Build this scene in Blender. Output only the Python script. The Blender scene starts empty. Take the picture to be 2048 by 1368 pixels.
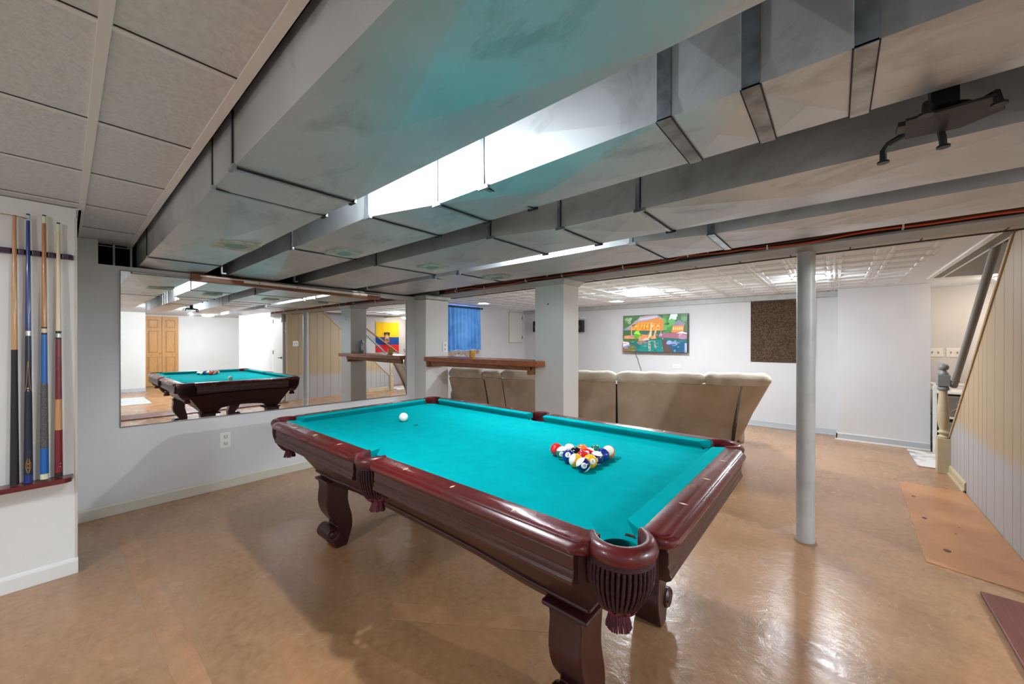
import bpy, math, random
from mathutils import Vector, Matrix
random.seed(7)
PI = math.pi
COL = bpy.context.scene.collection
SC = bpy.context.scene

# ------------------------------------------------------------------ materials
MATS = {}
def lin(c):
    return tuple(((v/12.92) if v <= 0.04045 else ((v+0.055)/1.055)**2.4) for v in c)
def mat(name, rgb, rough=0.5, metal=0.0, var=None, vscale=4.0, vdetail=6.0, bump=0.0, bscale=60.0,
        coat=0.0, emit=None, estr=0.0, stretch=None, rvar=0.0, spec=0.5, contrast=(0.35, 0.65), sheen=0.0, trans=0.0):
    """principled material; rgb/var are sRGB 0..1 colours mixed by noise in object space"""
    if name in MATS: return MATS[name]
    m = bpy.data.materials.new(name); m.use_nodes = True
    nt = m.node_tree; N = nt.nodes; L = nt.links
    b = N['Principled BSDF']
    b.inputs['Base Color'].default_value = (*lin(rgb), 1)
    b.inputs['Roughness'].default_value = rough
    b.inputs['Metallic'].default_value = metal
    b.inputs['Specular IOR Level'].default_value = spec
    b.inputs['Coat Weight'].default_value = coat
    b.inputs['Coat Roughness'].default_value = 0.08
    b.inputs['Sheen Weight'].default_value = sheen
    b.inputs['Transmission Weight'].default_value = trans
    if emit:
        b.inputs['Emission Color'].default_value = (*lin(emit), 1); b.inputs['Emission Strength'].default_value = estr
    tc = None
    if var or bump or rvar:
        tc = N.new('ShaderNodeTexCoord'); mp = N.new('ShaderNodeMapping'); L.new(tc.outputs['Object'], mp.inputs[0])
        if stretch: mp.inputs['Scale'].default_value = stretch
    if var:
        n = N.new('ShaderNodeTexNoise'); n.inputs['Scale'].default_value = vscale; n.inputs['Detail'].default_value = vdetail
        L.new(mp.outputs[0], n.inputs['Vector'])
        r = N.new('ShaderNodeValToRGB'); L.new(n.outputs['Fac'], r.inputs[0])
        r.color_ramp.elements[0].position = contrast[0]; r.color_ramp.elements[1].position = contrast[1]
        r.color_ramp.elements[0].color = (*lin(rgb), 1); r.color_ramp.elements[1].color = (*lin(var), 1)
        L.new(r.outputs[0], b.inputs['Base Color'])
    if rvar:
        n3 = N.new('ShaderNodeTexNoise'); n3.inputs['Scale'].default_value = vscale*1.7; n3.inputs['Detail'].default_value = 5
        L.new(mp.outputs[0], n3.inputs['Vector'])
        mr = N.new('ShaderNodeMapRange'); L.new(n3.outputs['Fac'], mr.inputs[0])
        mr.inputs[1].default_value = 0.3; mr.inputs[2].default_value = 0.7
        mr.inputs[3].default_value = max(0.02, rough-rvar); mr.inputs[4].default_value = min(1, rough+rvar)
        L.new(mr.outputs[0], b.inputs['Roughness'])
    if bump:
        n2 = N.new('ShaderNodeTexNoise'); n2.inputs['Scale'].default_value = bscale; n2.inputs['Detail'].default_value = 4
        L.new(mp.outputs[0], n2.inputs['Vector'])
        bp = N.new('ShaderNodeBump'); bp.inputs['Strength'].default_value = bump; bp.inputs['Distance'].default_value = 0.004
        L.new(n2.outputs['Fac'], bp.inputs['Height']); L.new(bp.outputs[0], b.inputs['Normal'])
    MATS[name] = m
    return m

# ------------------------------------------------------------------ mesh builder
class MB:
    def __init__(s): s.v = []; s.f = []; s.m = []; s.mats = []; s.smooth = []
    def skew(s, k=-.045, d=-.03):      # the beam runs a little out of square with the walls
        s.v = [(x, y+k*x+d, z) for x, y, z in s.v]; return s
    def mi(s, m):
        if m not in s.mats: s.mats.append(m)
        return s.mats.index(m)
    def add(s, vs, fs, m, smooth=False):
        o = len(s.v); s.v += [tuple(v) for v in vs]; k = s.mi(m)
        for f in fs: s.f.append([i+o for i in f]); s.m.append(k); s.smooth.append(smooth)
        return s
    def box(s, x0, x1, y0, y1, z0, z1, m):
        vs = [(x0,y0,z0),(x1,y0,z0),(x1,y1,z0),(x0,y1,z0),(x0,y0,z1),(x1,y0,z1),(x1,y1,z1),(x0,y1,z1)]
        return s.add(vs, [(0,3,2,1),(4,5,6,7),(0,1,5,4),(1,2,6,5),(2,3,7,6),(3,0,4,7)], m)
    def prism(s, poly, axis, a, b, m, smooth=False):
        """poly: list of 2D points in the other two axes; extruded along axis from a to b"""
        n = len(poly)
        def P(p, t):
            if axis == 0: return (t, p[0], p[1])
            if axis == 1: return (p[0], t, p[1])
            return (p[0], p[1], t)
        vs = [P(p, a) for p in poly]+[P(p, b) for p in poly]
        fs = [tuple(range(n)), tuple(range(2*n-1, n-1, -1))]
        s.add(vs, fs, m, False)
        o = len(s.v)-2*n; k = s.mi(m)
        for i in range(n):
            j = (i+1) % n; s.f.append([o+i, o+n+i, o+n+j, o+j]); s.m.append(k); s.smooth.append(smooth)
        return s
    def lathe(s, prof, c, m, n=32, smooth=True, axis=2, caps=True):
        """prof: [(r, h)...]"""
        vs = []; fs = []
        for r, h in prof:
            for i in range(n):
                a = 2*PI*i/n; u, w = r*math.cos(a), r*math.sin(a)
                if axis == 2: p = (c[0]+u, c[1]+w, c[2]+h)
                elif axis == 0: p = (c[0]+h, c[1]+u, c[2]+w)
                else: p = (c[0]+w, c[1]+h, c[2]+u)
                vs.append(p)
        for k in range(len(prof)-1):
            for i in range(n):
                j = (i+1) % n; fs.append((k*n+i, k*n+j, (k+1)*n+j, (k+1)*n+i))
        if caps:
            fs.append(tuple(range(n-1, -1, -1))); q = (len(prof)-1)*n; fs.append(tuple(range(q, q+n)))
        return s.add(vs, fs, m, smooth)
    def sphere(s, c, r, m, n=24, k=14, sc=(1,1,1)):
        vs = []; fs = []
        for j in range(1, k):
            t = PI*j/k
            for i in range(n):
                a = 2*PI*i/n
                vs.append((c[0]+sc[0]*r*math.sin(t)*math.cos(a), c[1]+sc[1]*r*math.sin(t)*math.sin(a), c[2]+sc[2]*r*math.cos(t)))
        top = len(vs); vs.append((c[0], c[1], c[2]+sc[2]*r)); bot = len(vs); vs.append((c[0], c[1], c[2]-sc[2]*r))
        for j in range(k-2):
            for i in range(n):
                q = (i+1) % n; fs.append((j*n+i, (j+1)*n+i, (j+1)*n+q, j*n+q))
        for i in range(n):
            q = (i+1) % n; fs.append((top, i, q)); fs.append((bot, (k-2)*n+q, (k-2)*n+i))
        return s.add(vs, fs, m, True)
    def tube(s, pts, r, m, n=8, closed=False):
        pts = [Vector(p) for p in pts]; vs = []; fs = []; up = Vector((0,0,1)); K = len(pts)
        rr = r if isinstance(r, (list, tuple)) else [r]*K
        prev = None
        for i, p in enumerate(pts):
            if closed: t = pts[(i+1) % K]-pts[i-1]
            else: t = pts[min(i+1, K-1)]-pts[max(i-1, 0)]
            if t.length < 1e-9: t = Vector((0,0,1))
            t.normalize()
            if prev is None:
                a = t.cross(up if abs(t.z) < 0.9 else Vector((1,0,0))); a.normalize()
            else:
                a = prev-t*prev.dot(t); a.normalize()
            prev = a; b = t.cross(a)
            for j in range(n):
                g = 2*PI*j/n; vs.append(p+a*(rr[i]*math.cos(g))+b*(rr[i]*math.sin(g)))
        for i in range(K-1 if not closed else K):
            i2 = (i+1) % K
            for j in range(n):
                q = (j+1) % n; fs.append((i*n+j, i*n+q, i2*n+q, i2*n+j))
        if not closed:
            fs.append(tuple(range(n-1, -1, -1))); fs.append(tuple(range((K-1)*n, K*n)))
        return s.add(vs, fs, m, True)
    def loft(s, rings, m, smooth=True, caps=True):
        n = len(rings[0]); vs = [p for r in rings for p in r]; fs = []
        for k in range(len(rings)-1):
            for i in range(n):
                j = (i+1) % n; fs.append((k*n+i, k*n+j, (k+1)*n+j, (k+1)*n+i))
        if caps:
            fs.append(tuple(range(n-1, -1, -1))); q = (len(rings)-1)*n; fs.append(tuple(range(q, q+n)))
        return s.add(vs, fs, m, smooth)
    def build(s, name, parent=None, bevel=0.0, sharp=38):
        me = bpy.data.meshes.new(name); 
        loc = Vector((0,0,0))
        if parent is None and s.v:   # origin at the base centre of the thing
            xs = [v[0] for v in s.v]; ys = [v[1] for v in s.v]; zs = [v[2] for v in s.v]
            loc = Vector(((min(xs)+max(xs))/2, (min(ys)+max(ys))/2, min(zs)))
        elif parent is not None:
            loc = Vector(parent.get('_o', (0,0,0)))
        me.from_pydata([tuple(Vector(v)-loc) for v in s.v], [], s.f)
        for m in s.mats: me.materials.append(m)
        me.polygons.foreach_set('material_index', s.m)
        me.polygons.foreach_set('use_smooth', s.smooth)
        me.update()
        import bmesh
        bm = bmesh.new(); bm.from_mesh(me); bmesh.ops.recalc_face_normals(bm, faces=bm.faces); bm.to_mesh(me); bm.free()
        if any(s.smooth): me.set_sharp_from_angle(angle=math.radians(sharp))
        o = bpy.data.objects.new(name, me); COL.objects.link(o)
        if parent is None: o.location = loc; o['_o'] = tuple(loc)
        else:
            o.parent = parent; o['_o'] = tuple(loc)
        if bevel:
            bv = o.modifiers.new('bevel', 'BEVEL'); bv.width = bevel; bv.segments = 2; bv.limit_method = 'ANGLE'; bv.angle_limit = math.radians(40)
        return o
def thing(name, label, cat, loc=(0,0,0), group=None):
    o = bpy.data.objects.new(name, None); COL.objects.link(o); o.location = loc; o['_o'] = tuple(loc)
    o.empty_display_size = 0.1
    return tag(o, label, cat, group)
def tag(o, label=None, cat=None, group=None, kind=None):
    if label: o['label'] = label
    if cat: o['category'] = cat
    if group: o['group'] = group
    if kind: o['kind'] = kind
    return o
def struct(o, label=None, cat=None): return tag(o, label, cat, kind='structure')
def arc(cx, cy, r, a0, a1, n):
    return [(cx+r*math.cos(math.radians(a0+(a1-a0)*i/n)), cy+r*math.sin(math.radians(a0+(a1-a0)*i/n))) for i in range(n+1)]

# ------------------------------------------------------------------ palette
WALL = mat('wall_paint', (.82,.82,.83), .6, var=(.84,.84,.85), vscale=2, bump=.12, bscale=180)
WALLW = mat('wall_paint_white', (.86,.86,.85), .6, var=(.88,.88,.87), vscale=2, bump=.1, bscale=180)
BASEB = mat('baseboard_paint', (.78,.76,.71), .45)
BASEG = mat('baseboard_grey', (.74,.76,.78), .45)
GREYP = mat('grey_paint', (.72,.73,.73), .42, var=(.67,.68,.68), vscale=9, bump=.15, bscale=70)
WHITE = mat('white_plastic', (.93,.93,.92), .35)
BLACK = mat('black_plastic', (.03,.03,.035), .4)
DARK = mat('dark_void', (.04,.035,.03), .9)
DUCT = mat('galvanised_steel', (.74,.755,.765), .44, metal=.86, var=(.83,.84,.845), vscale=1.6, bump=.05, bscale=10, rvar=.05)
def grime(m, col, amount, sc, stretch):
    nt = m.node_tree; N = nt.nodes; L = nt.links; b = N['Principled BSDF']; src = b.inputs['Base Color'].links[0].from_socket
    tc = N.new('ShaderNodeTexCoord'); mp = N.new('ShaderNodeMapping'); mp.inputs['Scale'].default_value = stretch; L.new(tc.outputs['Object'], mp.inputs[0])
    n = N.new('ShaderNodeTexNoise'); n.inputs['Scale'].default_value = sc; n.inputs['Detail'].default_value = 9; n.inputs['Roughness'].default_value = .68; n.inputs['Distortion'].default_value = .8
    L.new(mp.outputs[0], n.inputs['Vector']); r = N.new('ShaderNodeMapRange'); L.new(n.outputs['Fac'], r.inputs[0])
    r.inputs[1].default_value = .54; r.inputs[2].default_value = .68; r.inputs[4].default_value = amount
    x = N.new('ShaderNodeMix'); x.data_type = 'RGBA'; L.new(r.outputs[0], x.inputs[0]); L.new(src, x.inputs[6]); x.inputs[7].default_value = (*lin(col), 1)
    L.new(x.outputs[2], b.inputs['Base Color'])
grime(DUCT, (.46,.47,.48), .38, 2.6, (1,2.4,1))
DUCTS = mat('galvanised_seam', (.70,.74,.77), .3, metal=.85, var=(.5,.52,.54), vscale=14)
GROOVE = mat('seam_shadow_gap', (.10,.10,.11), .6)
MAHOG = mat('mahogany', (.37,.055,.055), .27, var=(.30,.04,.045), vscale=5, vdetail=3, coat=.25, rvar=.02)
MAHOGD = mat('mahogany_dark', (.23,.07,.07), .32, var=(.17,.045,.05), vscale=9, stretch=(1,5,5), coat=.15, rvar=.04)
LEATH = mat('burgundy_leather', (.38,.075,.09), .34, var=(.28,.05,.065), vscale=20, bump=.12, bscale=220, coat=.25)
CORD = mat('burgundy_cord', (.27,.07,.12), .6, var=(.12,.03,.055), vscale=160, bump=.6, bscale=420)
FRINGE = mat('burgundy_fringe', (.38,.08,.13), .7, var=(.2,.04,.07), vscale=200)
BRASS = mat('brass', (.72,.55,.28), .3, metal=1)
CLOTH = mat('teal_cloth', (.0,.575,.59), .95, var=(.0,.60,.615), vscale=14, bump=.10, bscale=600, spec=.02)
PEARL = mat('pearl_inlay', (.88,.84,.72), .25)
OAK = mat('oak_strip', (.56,.33,.16), .4, var=(.44,.24,.10), vscale=8, stretch=(8,1,12))
SUEDE = mat('tan_microsuede', (.78,.71,.62), .95, var=(.66,.58,.48), vscale=2.6, vdetail=9, bump=.35, bscale=45, sheen=.5, spec=.1)
SUEDEL = mat('light_microsuede', (.84,.80,.73), .95, var=(.75,.70,.62), vscale=6, vdetail=9, bump=.4, bscale=30, sheen=.5, spec=.1)
BARTOP = mat('bar_wood', (.72,.39,.19), .42, var=(.48,.23,.13), vscale=7, stretch=(1.2,8,14), coat=.2)
BARLOW = mat('bar_wood_light', (.60,.40,.21), .5, var=(.48,.29,.14), vscale=6, stretch=(1.5,8,12))
EMIT_W = mat('lamp_glow', (1,1,1), .5, emit=(1.0,.97,.93), estr=1.0)

def lampmat(name, col, strength):
    return mat(name, (1,1,1), .5, emit=col, estr=strength)

# floor: sealed, acid-stained concrete
def floor_mat():
    m = bpy.data.materials.new('stained_concrete'); m.use_nodes = True
    nt = m.node_tree; N = nt.nodes; L = nt.links; b = N['Principled BSDF']
    tc = N.new('ShaderNodeTexCoord')
    def noise(sc, det=6, stretch=None, rough=.55, dist=0):
        n = N.new('ShaderNodeTexNoise'); n.inputs['Scale'].default_value = sc; n.inputs['Detail'].default_value = det
        n.inputs['Roughness'].default_value = rough; n.inputs['Distortion'].default_value = dist
        mp = N.new('ShaderNodeMapping'); L.new(tc.outputs['Object'], mp.inputs[0])
        if stretch: mp.inputs['Scale'].default_value = stretch
        mp.inputs['Rotation'].default_value = (0,0,.35)
        L.new(mp.outputs[0], n.inputs['Vector']); return n.outputs['Fac']
    def ramp(fac, stops):
        r = N.new('ShaderNodeValToRGB'); L.new(fac, r.inputs[0]); e = r.color_ramp.elements
        e[0].position, e[0].color = stops[0][0], (*lin(stops[0][1]), 1)
        e[1].position, e[1].color = stops[-1][0], (*lin(stops[-1][1]), 1)
        for p, c in stops[1:-1]:
            q = e.new(p); q.color = (*lin(c), 1)
        return r.outputs[0]
    base = ramp(noise(1.1, 7, (1,1.6,1), .6, .6), [(.3,(.57,.43,.30)), (.5,(.65,.48,.335)), (.7,(.70,.52,.365))])
    fine = ramp(noise(26, 8), [(.3,(.50,.39,.28)), (.7,(.76,.62,.49))])
    mx = N.new('ShaderNodeMix'); mx.data_type = 'RGBA'; mx.inputs[0].default_value = .28
    L.new(base, mx.inputs[6]); L.new(fine, mx.inputs[7])
    streak = noise(3.0, 7, (.6,5,1), .6)
    mr = N.new('ShaderNodeMapRange'); L.new(streak, mr.inputs[0]); mr.inputs[1].default_value = .55; mr.inputs[2].default_value = .75
    mr.inputs[4].default_value = .35
    mx2 = N.new('ShaderNodeMix'); mx2.data_type = 'RGBA'; L.new(mr.outputs[0], mx2.inputs[0]); L.new(mx.outputs[2], mx2.inputs[6])
    mx2.inputs[7].default_value = (*lin((.74,.50,.35)), 1)
    L.new(mx2.outputs[2], b.inputs['Base Color'])
    rr = N.new('ShaderNodeMapRange'); L.new(noise(2.2, 7, None, .65, .4), rr.inputs[0])
    rr.inputs[1].default_value = .3; rr.inputs[2].default_value = .72; rr.inputs[3].default_value = .14; rr.inputs[4].default_value = .34
    L.new(rr.outputs[0], b.inputs['Roughness'])
    bp = N.new('ShaderNodeBump'); bp.inputs['Strength'].default_value = .45; bp.inputs['Distance'].default_value = .004
    L.new(noise(14, 9, (1,1.5,1), .62, .8), bp.inputs['Height'])
    bp2 = N.new('ShaderNodeBump'); bp2.inputs['Strength'].default_value = .25; bp2.inputs['Distance'].default_value = .0015
    L.new(noise(120, 3), bp2.inputs['Height']); L.new(bp.outputs[0], bp2.inputs['Normal'])
    L.new(bp2.outputs[0], b.inputs['Normal'])
    b.inputs['Specular IOR Level'].default_value = .8
    return m
FLOOR = floor_mat()

# stair panel paint: beige above, newer pale grey below a soft ragged line
def panel_mat():
    m = bpy.data.materials.new('beige_panel_paint'); m.use_nodes = True
    nt = m.node_tree; N = nt.nodes; L = nt.links; b = N['Principled BSDF']; b.inputs['Roughness'].default_value = .5
    g = N.new('ShaderNodeNewGeometry'); sp = N.new('ShaderNodeSeparateXYZ'); L.new(g.outputs['Position'], sp.inputs[0])
    n = N.new('ShaderNodeTexNoise'); n.inputs['Scale'].default_value = 3; n.inputs['Detail'].default_value = 5
    L.new(g.outputs['Position'], n.inputs['Vector'])
    a = N.new('ShaderNodeMath'); a.operation = 'MULTIPLY_ADD'; L.new(n.outputs['Fac'], a.inputs[0]); a.inputs[1].default_value = .10; L.new(sp.outputs['Z'], a.inputs[2])
    r = N.new('ShaderNodeMapRange'); L.new(a.outputs[0], r.inputs[0]); r.inputs[1].default_value = .52; r.inputs[2].default_value = .64
    mp = N.new('ShaderNodeMapping'); mp.inputs['Scale'].default_value = (30,30,1.6); L.new(g.outputs['Position'], mp.inputs[0])
    n2 = N.new('ShaderNodeTexNoise'); n2.inputs['Scale'].default_value = 1.6; n2.inputs['Detail'].default_value = 6; L.new(mp.outputs[0], n2.inputs['Vector'])
    def mix(f, c0, c1):
        x = N.new('ShaderNodeMix'); x.data_type = 'RGBA'
        L.new(f, x.inputs[0])
        for i, c in ((6,c0),(7,c1)):
            if isinstance(c, tuple): x.inputs[i].default_value = (*lin(c), 1)
            else: L.new(c, x.inputs[i])
        return x.outputs[2]
    up = mix(n2.outputs['Fac'], (.66,.565,.445), (.72,.625,.50)); lo = mix(n2.outputs['Fac'], (.645,.625,.62), (.70,.685,.68))
    L.new(mix(r.outputs[0], lo, up), b.inputs['Base Color'])
    bp = N.new('ShaderNodeBump'); bp.inputs['Strength'].default_value = .2; bp.inputs['Distance'].default_value = .003
    L.new(n2.outputs['Fac'], bp.inputs['Height']); L.new(bp.outputs[0], b.inputs['Normal'])
    return m
PANEL = panel_mat()
BEIGE = mat('beige_trim_paint', (.72,.65,.53), .45, var=(.77,.70,.58), vscale=12)
BEIGED = mat('tan_cap_paint', (.64,.53,.38), .45, var=(.70,.59,.43), vscale=12)
TILE = mat('ceiling_tile', (.84,.855,.87), .85, var=(.79,.805,.82), vscale=45, bump=.9, bscale=85)
GRID = mat('ceiling_grid_metal', (.88,.88,.88), .5)
TIN = mat('embossed_ceiling_white', (.90,.925,.95), .75, bump=.15, bscale=40)

# ------------------------------------------------------------------ CAMERA
f_px, yaw, pit, rol = 760.4829, .7052, -.0021, .0005
F = Vector((-math.sin(yaw)*math.cos(pit), math.cos(yaw)*math.cos(pit), math.sin(pit)))
R = Vector((math.cos(yaw), math.sin(yaw), 0)); U = R.cross(F)
R, U = R*math.cos(rol)+U*math.sin(rol), -R*math.sin(rol)+U*math.cos(rol)
cam = bpy.data.cameras.new('camera'); cam.sensor_width = 36; cam.lens = 36*f_px/2048; cam.clip_start = .05
co = bpy.data.objects.new('camera', cam); COL.objects.link(co)
co.matrix_world = Matrix(((R.x,U.x,-F.x,0),(R.y,U.y,-F.y,0),(R.z,U.z,-F.z,1.305),(0,0,0,1)))
SC.camera = co

# ------------------------------------------------------------------ ROOM SHELL
XL = -4.13
b = MB(); b.box(-5.8, 7.0, -3.4, 7.6, -.12, 0, FLOOR); struct(b.build('floor'))
# left wall (mirror wall)
b = MB(); b.box(XL-.15, XL, .04, 3.10, 0, 1.873, WALL); b.box(XL-.15, XL, .04, .157, 1.873, 2.05, WALL)
b.box(XL-.012, XL+.002, .145, .157, 1.873, 2.05, WALL)
struct(b.build('wall_left'))
# block wall on which the cues hang
b = MB(); b.box(XL-.15, -3.26, -3.4, .04, 0, 2.05, WALLW); struct(b.build('wall_cue'))
b = MB(); b.box(XL, XL+.014, .04, 2.92, 0, .072, BASEB); b.prism([(XL,.072),(XL+.014,.072),(XL+.007,.085),(XL,.09)], 1, .04, 2.92, BASEB)
struct(b.build('baseboard_left', bevel=.002))
b = MB(); b.box(-3.26, -3.246, -3.4, .046, 0, .07, WALLW); b.prism([(-3.26,.07),(-3.246,.07),(-3.253,.083),(-3.26,.088)], 1, -3.4, .046, WALLW)
struct(b.build('baseboard_cue', bevel=.002))
b = MB(); b.box(-3.262, -3.256, .034, .044, .07, 2.0, BASEB); struct(b.build('trim_1'))
# rear wall behind the camera and outer walls
# left wall open void above the wall, with studs
b = MB(); b.box(-4.9, -4.85, .0, 3.2, 1.7, 2.45, DARK); b.box(-4.9, XL-.15, .0, .05, 1.7, 2.45, DARK); b.box(-4.9, XL-.14, .0, 3.2, 1.70, 1.75, DARK)
struct(b.build('trim_2'))
STUD = mat('old_joist_wood', (.20,.16,.13), .8, var=(.12,.1,.08), vscale=8)
b = MB()
for y in (.24, .335): b.box(-4.30, -4.27, y, y+.012, 1.76, 2.3, GREYP)
b.box(-4.28, -4.24, .375, .387, 1.86, 2.3, GREYP)
struct(b.build('trim_3'))
# structural deck above everything
b = MB(); b.box(-5.8, 7.0, -1.6, 7.6, 2.75, 2.80, DARK)
b.box(-4.9, 7.0, .36, 3.1, 2.40, 2.45, STUD)
struct(b.build('ceiling_deck'))

# suspended tile ceiling on the left / behind
ZC = 2.05
def tile_ceiling():
    b = MB(); b.box(-4.3, 7.0, -1.6, .335, ZC+.004, ZC+.02, TILE)
    b.box(2.2, 7.0, .335, 3.25, ZC+.004, ZC+.02, TILE)
    struct(b.build('ceiling'))
    g = MB()
    T = [-1.9, -1.16, -.55, .06]
    for yy in (.061, -.55, -1.16): g.box(-4.3, 7.0, yy-.0115, yy+.0115, ZC-.004, ZC+.004, GRID)
    xs = [-4.36+.61*i for i in range(19)]
    for x in xs: g.box(x-.008, x+.008, -1.6, .34, ZC-.002, ZC+.004, GRID)
    # dark reveal lines where tiles sit low
    for x in xs: g.box(x+.008, x+.011, .075, .335, ZC+.0015, ZC+.0042, GROOVE)
    for x in xs: g.box(x+.008, x+.011, -1.6, .049, ZC+.0015, ZC+.0042, GROOVE)
    # edge angle along the ducts
    g.box(-4.3, 7.0, .318, .348, ZC-.004, ZC+.004, GRID); g.box(-4.3, 7.0, .3455, .348, ZC-.004, ZC+.06, GRID)
    # edge angle on walls
    g.box(XL, -3.26, .04, .06, ZC-.004, ZC+.003, GRID)
    struct(g.build('trim_4'))
tile_ceiling()

# ------------------------------------------------------------------ FAR ROOM
ZF = 2.0
b = MB(); b.box(-5.65, -5.5, 3.10, 7.1, 0, 2.4, WALL)
struct(b.build('wall_far_left'))
b = MB(); b.box(-5.65, XL-.0, 3.10, 3.28, 0, 2.4, WALL); struct(b.build('wall_divider'))
b = MB(); b.box(-5.65, .02, 6.93, 7.08, 0, 2.4, WALL); struct(b.build('wall_back'))
b = MB(); b.box(.02, .86, 6.67, 7.08, 0, 2.0, WALL); struct(b.build('wall_chase'))
b = MB(); b.box(.84, 2.05, 7.25, 7.4, 0, 2.75, WALL); struct(b.build('wall_back_right'))
b = MB(); b.box(1.9, 2.05, 3.2, 7.3, 0, 2.75, WALL); struct(b.build('wall_stair_right'))
b = MB(); b.box(-5.5, .02, 6.915, 6.93, 0, .085, BASEG); b.box(-5.5, .02, 6.905, 6.93, 0, .018, BASEG); struct(b.build('baseboard_back', bevel=.002))
b = MB(); b.box(.005, .86, 6.655, 6.67, 0, .085, BASEG); b.box(-.002, .86, 6.648, 6.67, 0, .02, WHITE); b.box(.005,.02,6.655,6.93,0,.085,BASEG); b.box(.02,.86,6.658,6.67,.085,.092,WHITE); struct(b.build('baseboard_chase', bevel=.002))
b = MB(); b.box(-5.5, .02, 6.87, 6.93, 1.925, ZF, GREYP); struct(b.build('trim_5', bevel=.002))
b = MB(); b.box(-5.5,-5.488,3.28,6.93,0,.085,BASEG); struct(b.build('baseboard_far_left'))
def tin_ceiling():
    b = MB(); m = TIN
    x0, y0, w = -5.5, 3.30, .61
    nx = 11; ny = 6
    prof = [(0,0), (.012,0), (.018,-.006), (.034,-.006), (.040,0), (.062,0), (.068,.007), (.082,.007), (.088,.002), (.10,.002)]
    def ring(cx, cy, h, z): return [(cx-h,cy-h,z),(cx+h,cy-h,z),(cx+h,cy+h,z),(cx-h,cy+h,z)]
    for i in range(nx):
        for j in range(ny):
            tx = x0+i*w; ty = y0+j*w
            if tx+w > .77: continue
            # outer frame ring + 2x2 coffers
            for a in range(2):
                for c in range(2):
                    cx = tx+w*(.25+.5*a); cy = ty+w*(.25+.5*c); H = w*.25
                    rings = []
                    for d, dz in [(0,0),(.006,0),(.011,.006),(.026,.006),(.031,-.002),(.050,-.002),(.056,.008),(.070,.008),(.075,.003)]:
                        rings.append(ring(cx, cy, H-d, ZF+dz))
                    b.loft(rings, m, smooth=False, caps=False)
                    b.add(ring(cx, cy, H-.075, ZF+.003), [(0,1,2,3)], m)
            # grid strips
            b.box(tx-.006, tx+.006, ty, ty+w, ZF-.004, ZF+.004, m)
            b.box(tx, tx+w, ty-.006, ty+.006, ZF-.004, ZF+.004, m)
    b.box(-5.65, .77, 3.2, 7.0, ZF+.02, ZF+.035, m)
    xe = x0+10*w
    b.box(xe, .78, 3.2, 6.93, ZF+.001, ZF+.02, m)
    b.box(.77, 1.9, 6.15, 7.25, ZF+.002, ZF+.03, m)
    struct(b.build('ceiling_far'))
tin_ceiling()
# opening trim over the stairs, stairwell shell
b = MB(); b.box(.765, .80, 3.2, 6.15, ZF-.012, ZF+.04, WHITE); b.box(.80, .862, 3.2, 6.12, ZF-.006, ZF+.3, mat('opening_grey', (.50,.50,.50), .6)); b.box(.862, .875, 3.2, 6.1, ZF-.012, ZF+.3, WHITE)
b.box(.80, 1.9, 6.10, 6.15, ZF-.01, ZF+.3, WHITE)
struct(b.build('trim_6'))
SHAFT = mat('stairwell_tan_paint', (.74,.68,.60), .6)
b = MB(); b.box(.86, 1.9, 3.2, 6.12, 2.62, 2.7, mat('stairwell_ceiling_paint', (.66,.66,.66), .7)); b.box(.86,.87,3.2,6.1,2.28,2.64,WALL); b.box(.87, 1.9, 3.18, 3.2, 2.0, 2.7, SHAFT)
struct(b.build('ceiling_stair'))
# strip behind the beam
def soffit():
    b = MB(); g = mat('soffit_strip_paint', (.80,.80,.78), .6, var=(.66,.66,.64), vscale=9, stretch=(2,14,1), bump=.3, bscale=30)
    b.box(-4.13, .9, 3.165, 3.285, 1.892, 1.91, g)
    x = -3.9
    while x < .8:
        b.box(x, x+.008, 3.18, 3.285, 1.890, 1.8925, GROOVE); x += .305
    b.box(-4.13, .9, 3.285, 3.30, 1.895, 1.99, GROOVE)
    b.box(-4.13, .9, 3.165, 3.285, 1.91, 2.45, GREYP)
    b.box(-4.13, .9, 3.283, 3.297, 1.886, 1.90, GROOVE)
    struct(b.skew().build('trim_7'))
soffit()

# ------------------------------------------------------------------ BEAM, PILLARS, POSTS
beam = thing('steel_beam', 'long grey painted ceiling beam carrying the wiring above the bar and steel post', 'beam', (-1.6, 3.05, 1.883))
BEAMP = mat('beam_grey_paint', (.60,.61,.61), .5, var=(.55,.56,.56), vscale=7, bump=.15, bscale=60)
b = MB(); b.box(-4.13, .95, 2.93, 3.163, 1.883, 1.897, BEAMP); b.box(-4.13, .95, 3.03, 3.06, 1.897, 2.3, BEAMP); b.skew().build('bottom_flange', beam, bevel=.003)
RUSTB = mat('old_dark_board', (.17,.09,.055), .7, var=(.09,.045,.03), vscale=5, stretch=(.7,8,8))
b = MB(); b.box(-3.83, .95, 2.935, 2.965, 1.897, 1.945, RUSTB); b.skew().build('nailing_board', beam)
b = MB(); b.box(-4.13, .95, 2.925, 2.97, 1.946, 1.975, GREYP); b.skew().build('top_flange', beam)
b = MB(); b.box(-4.13, -3.83, 2.93, 3.0, 1.897, 1.946, GREYP); b.skew().build('end_plate', beam)
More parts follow.
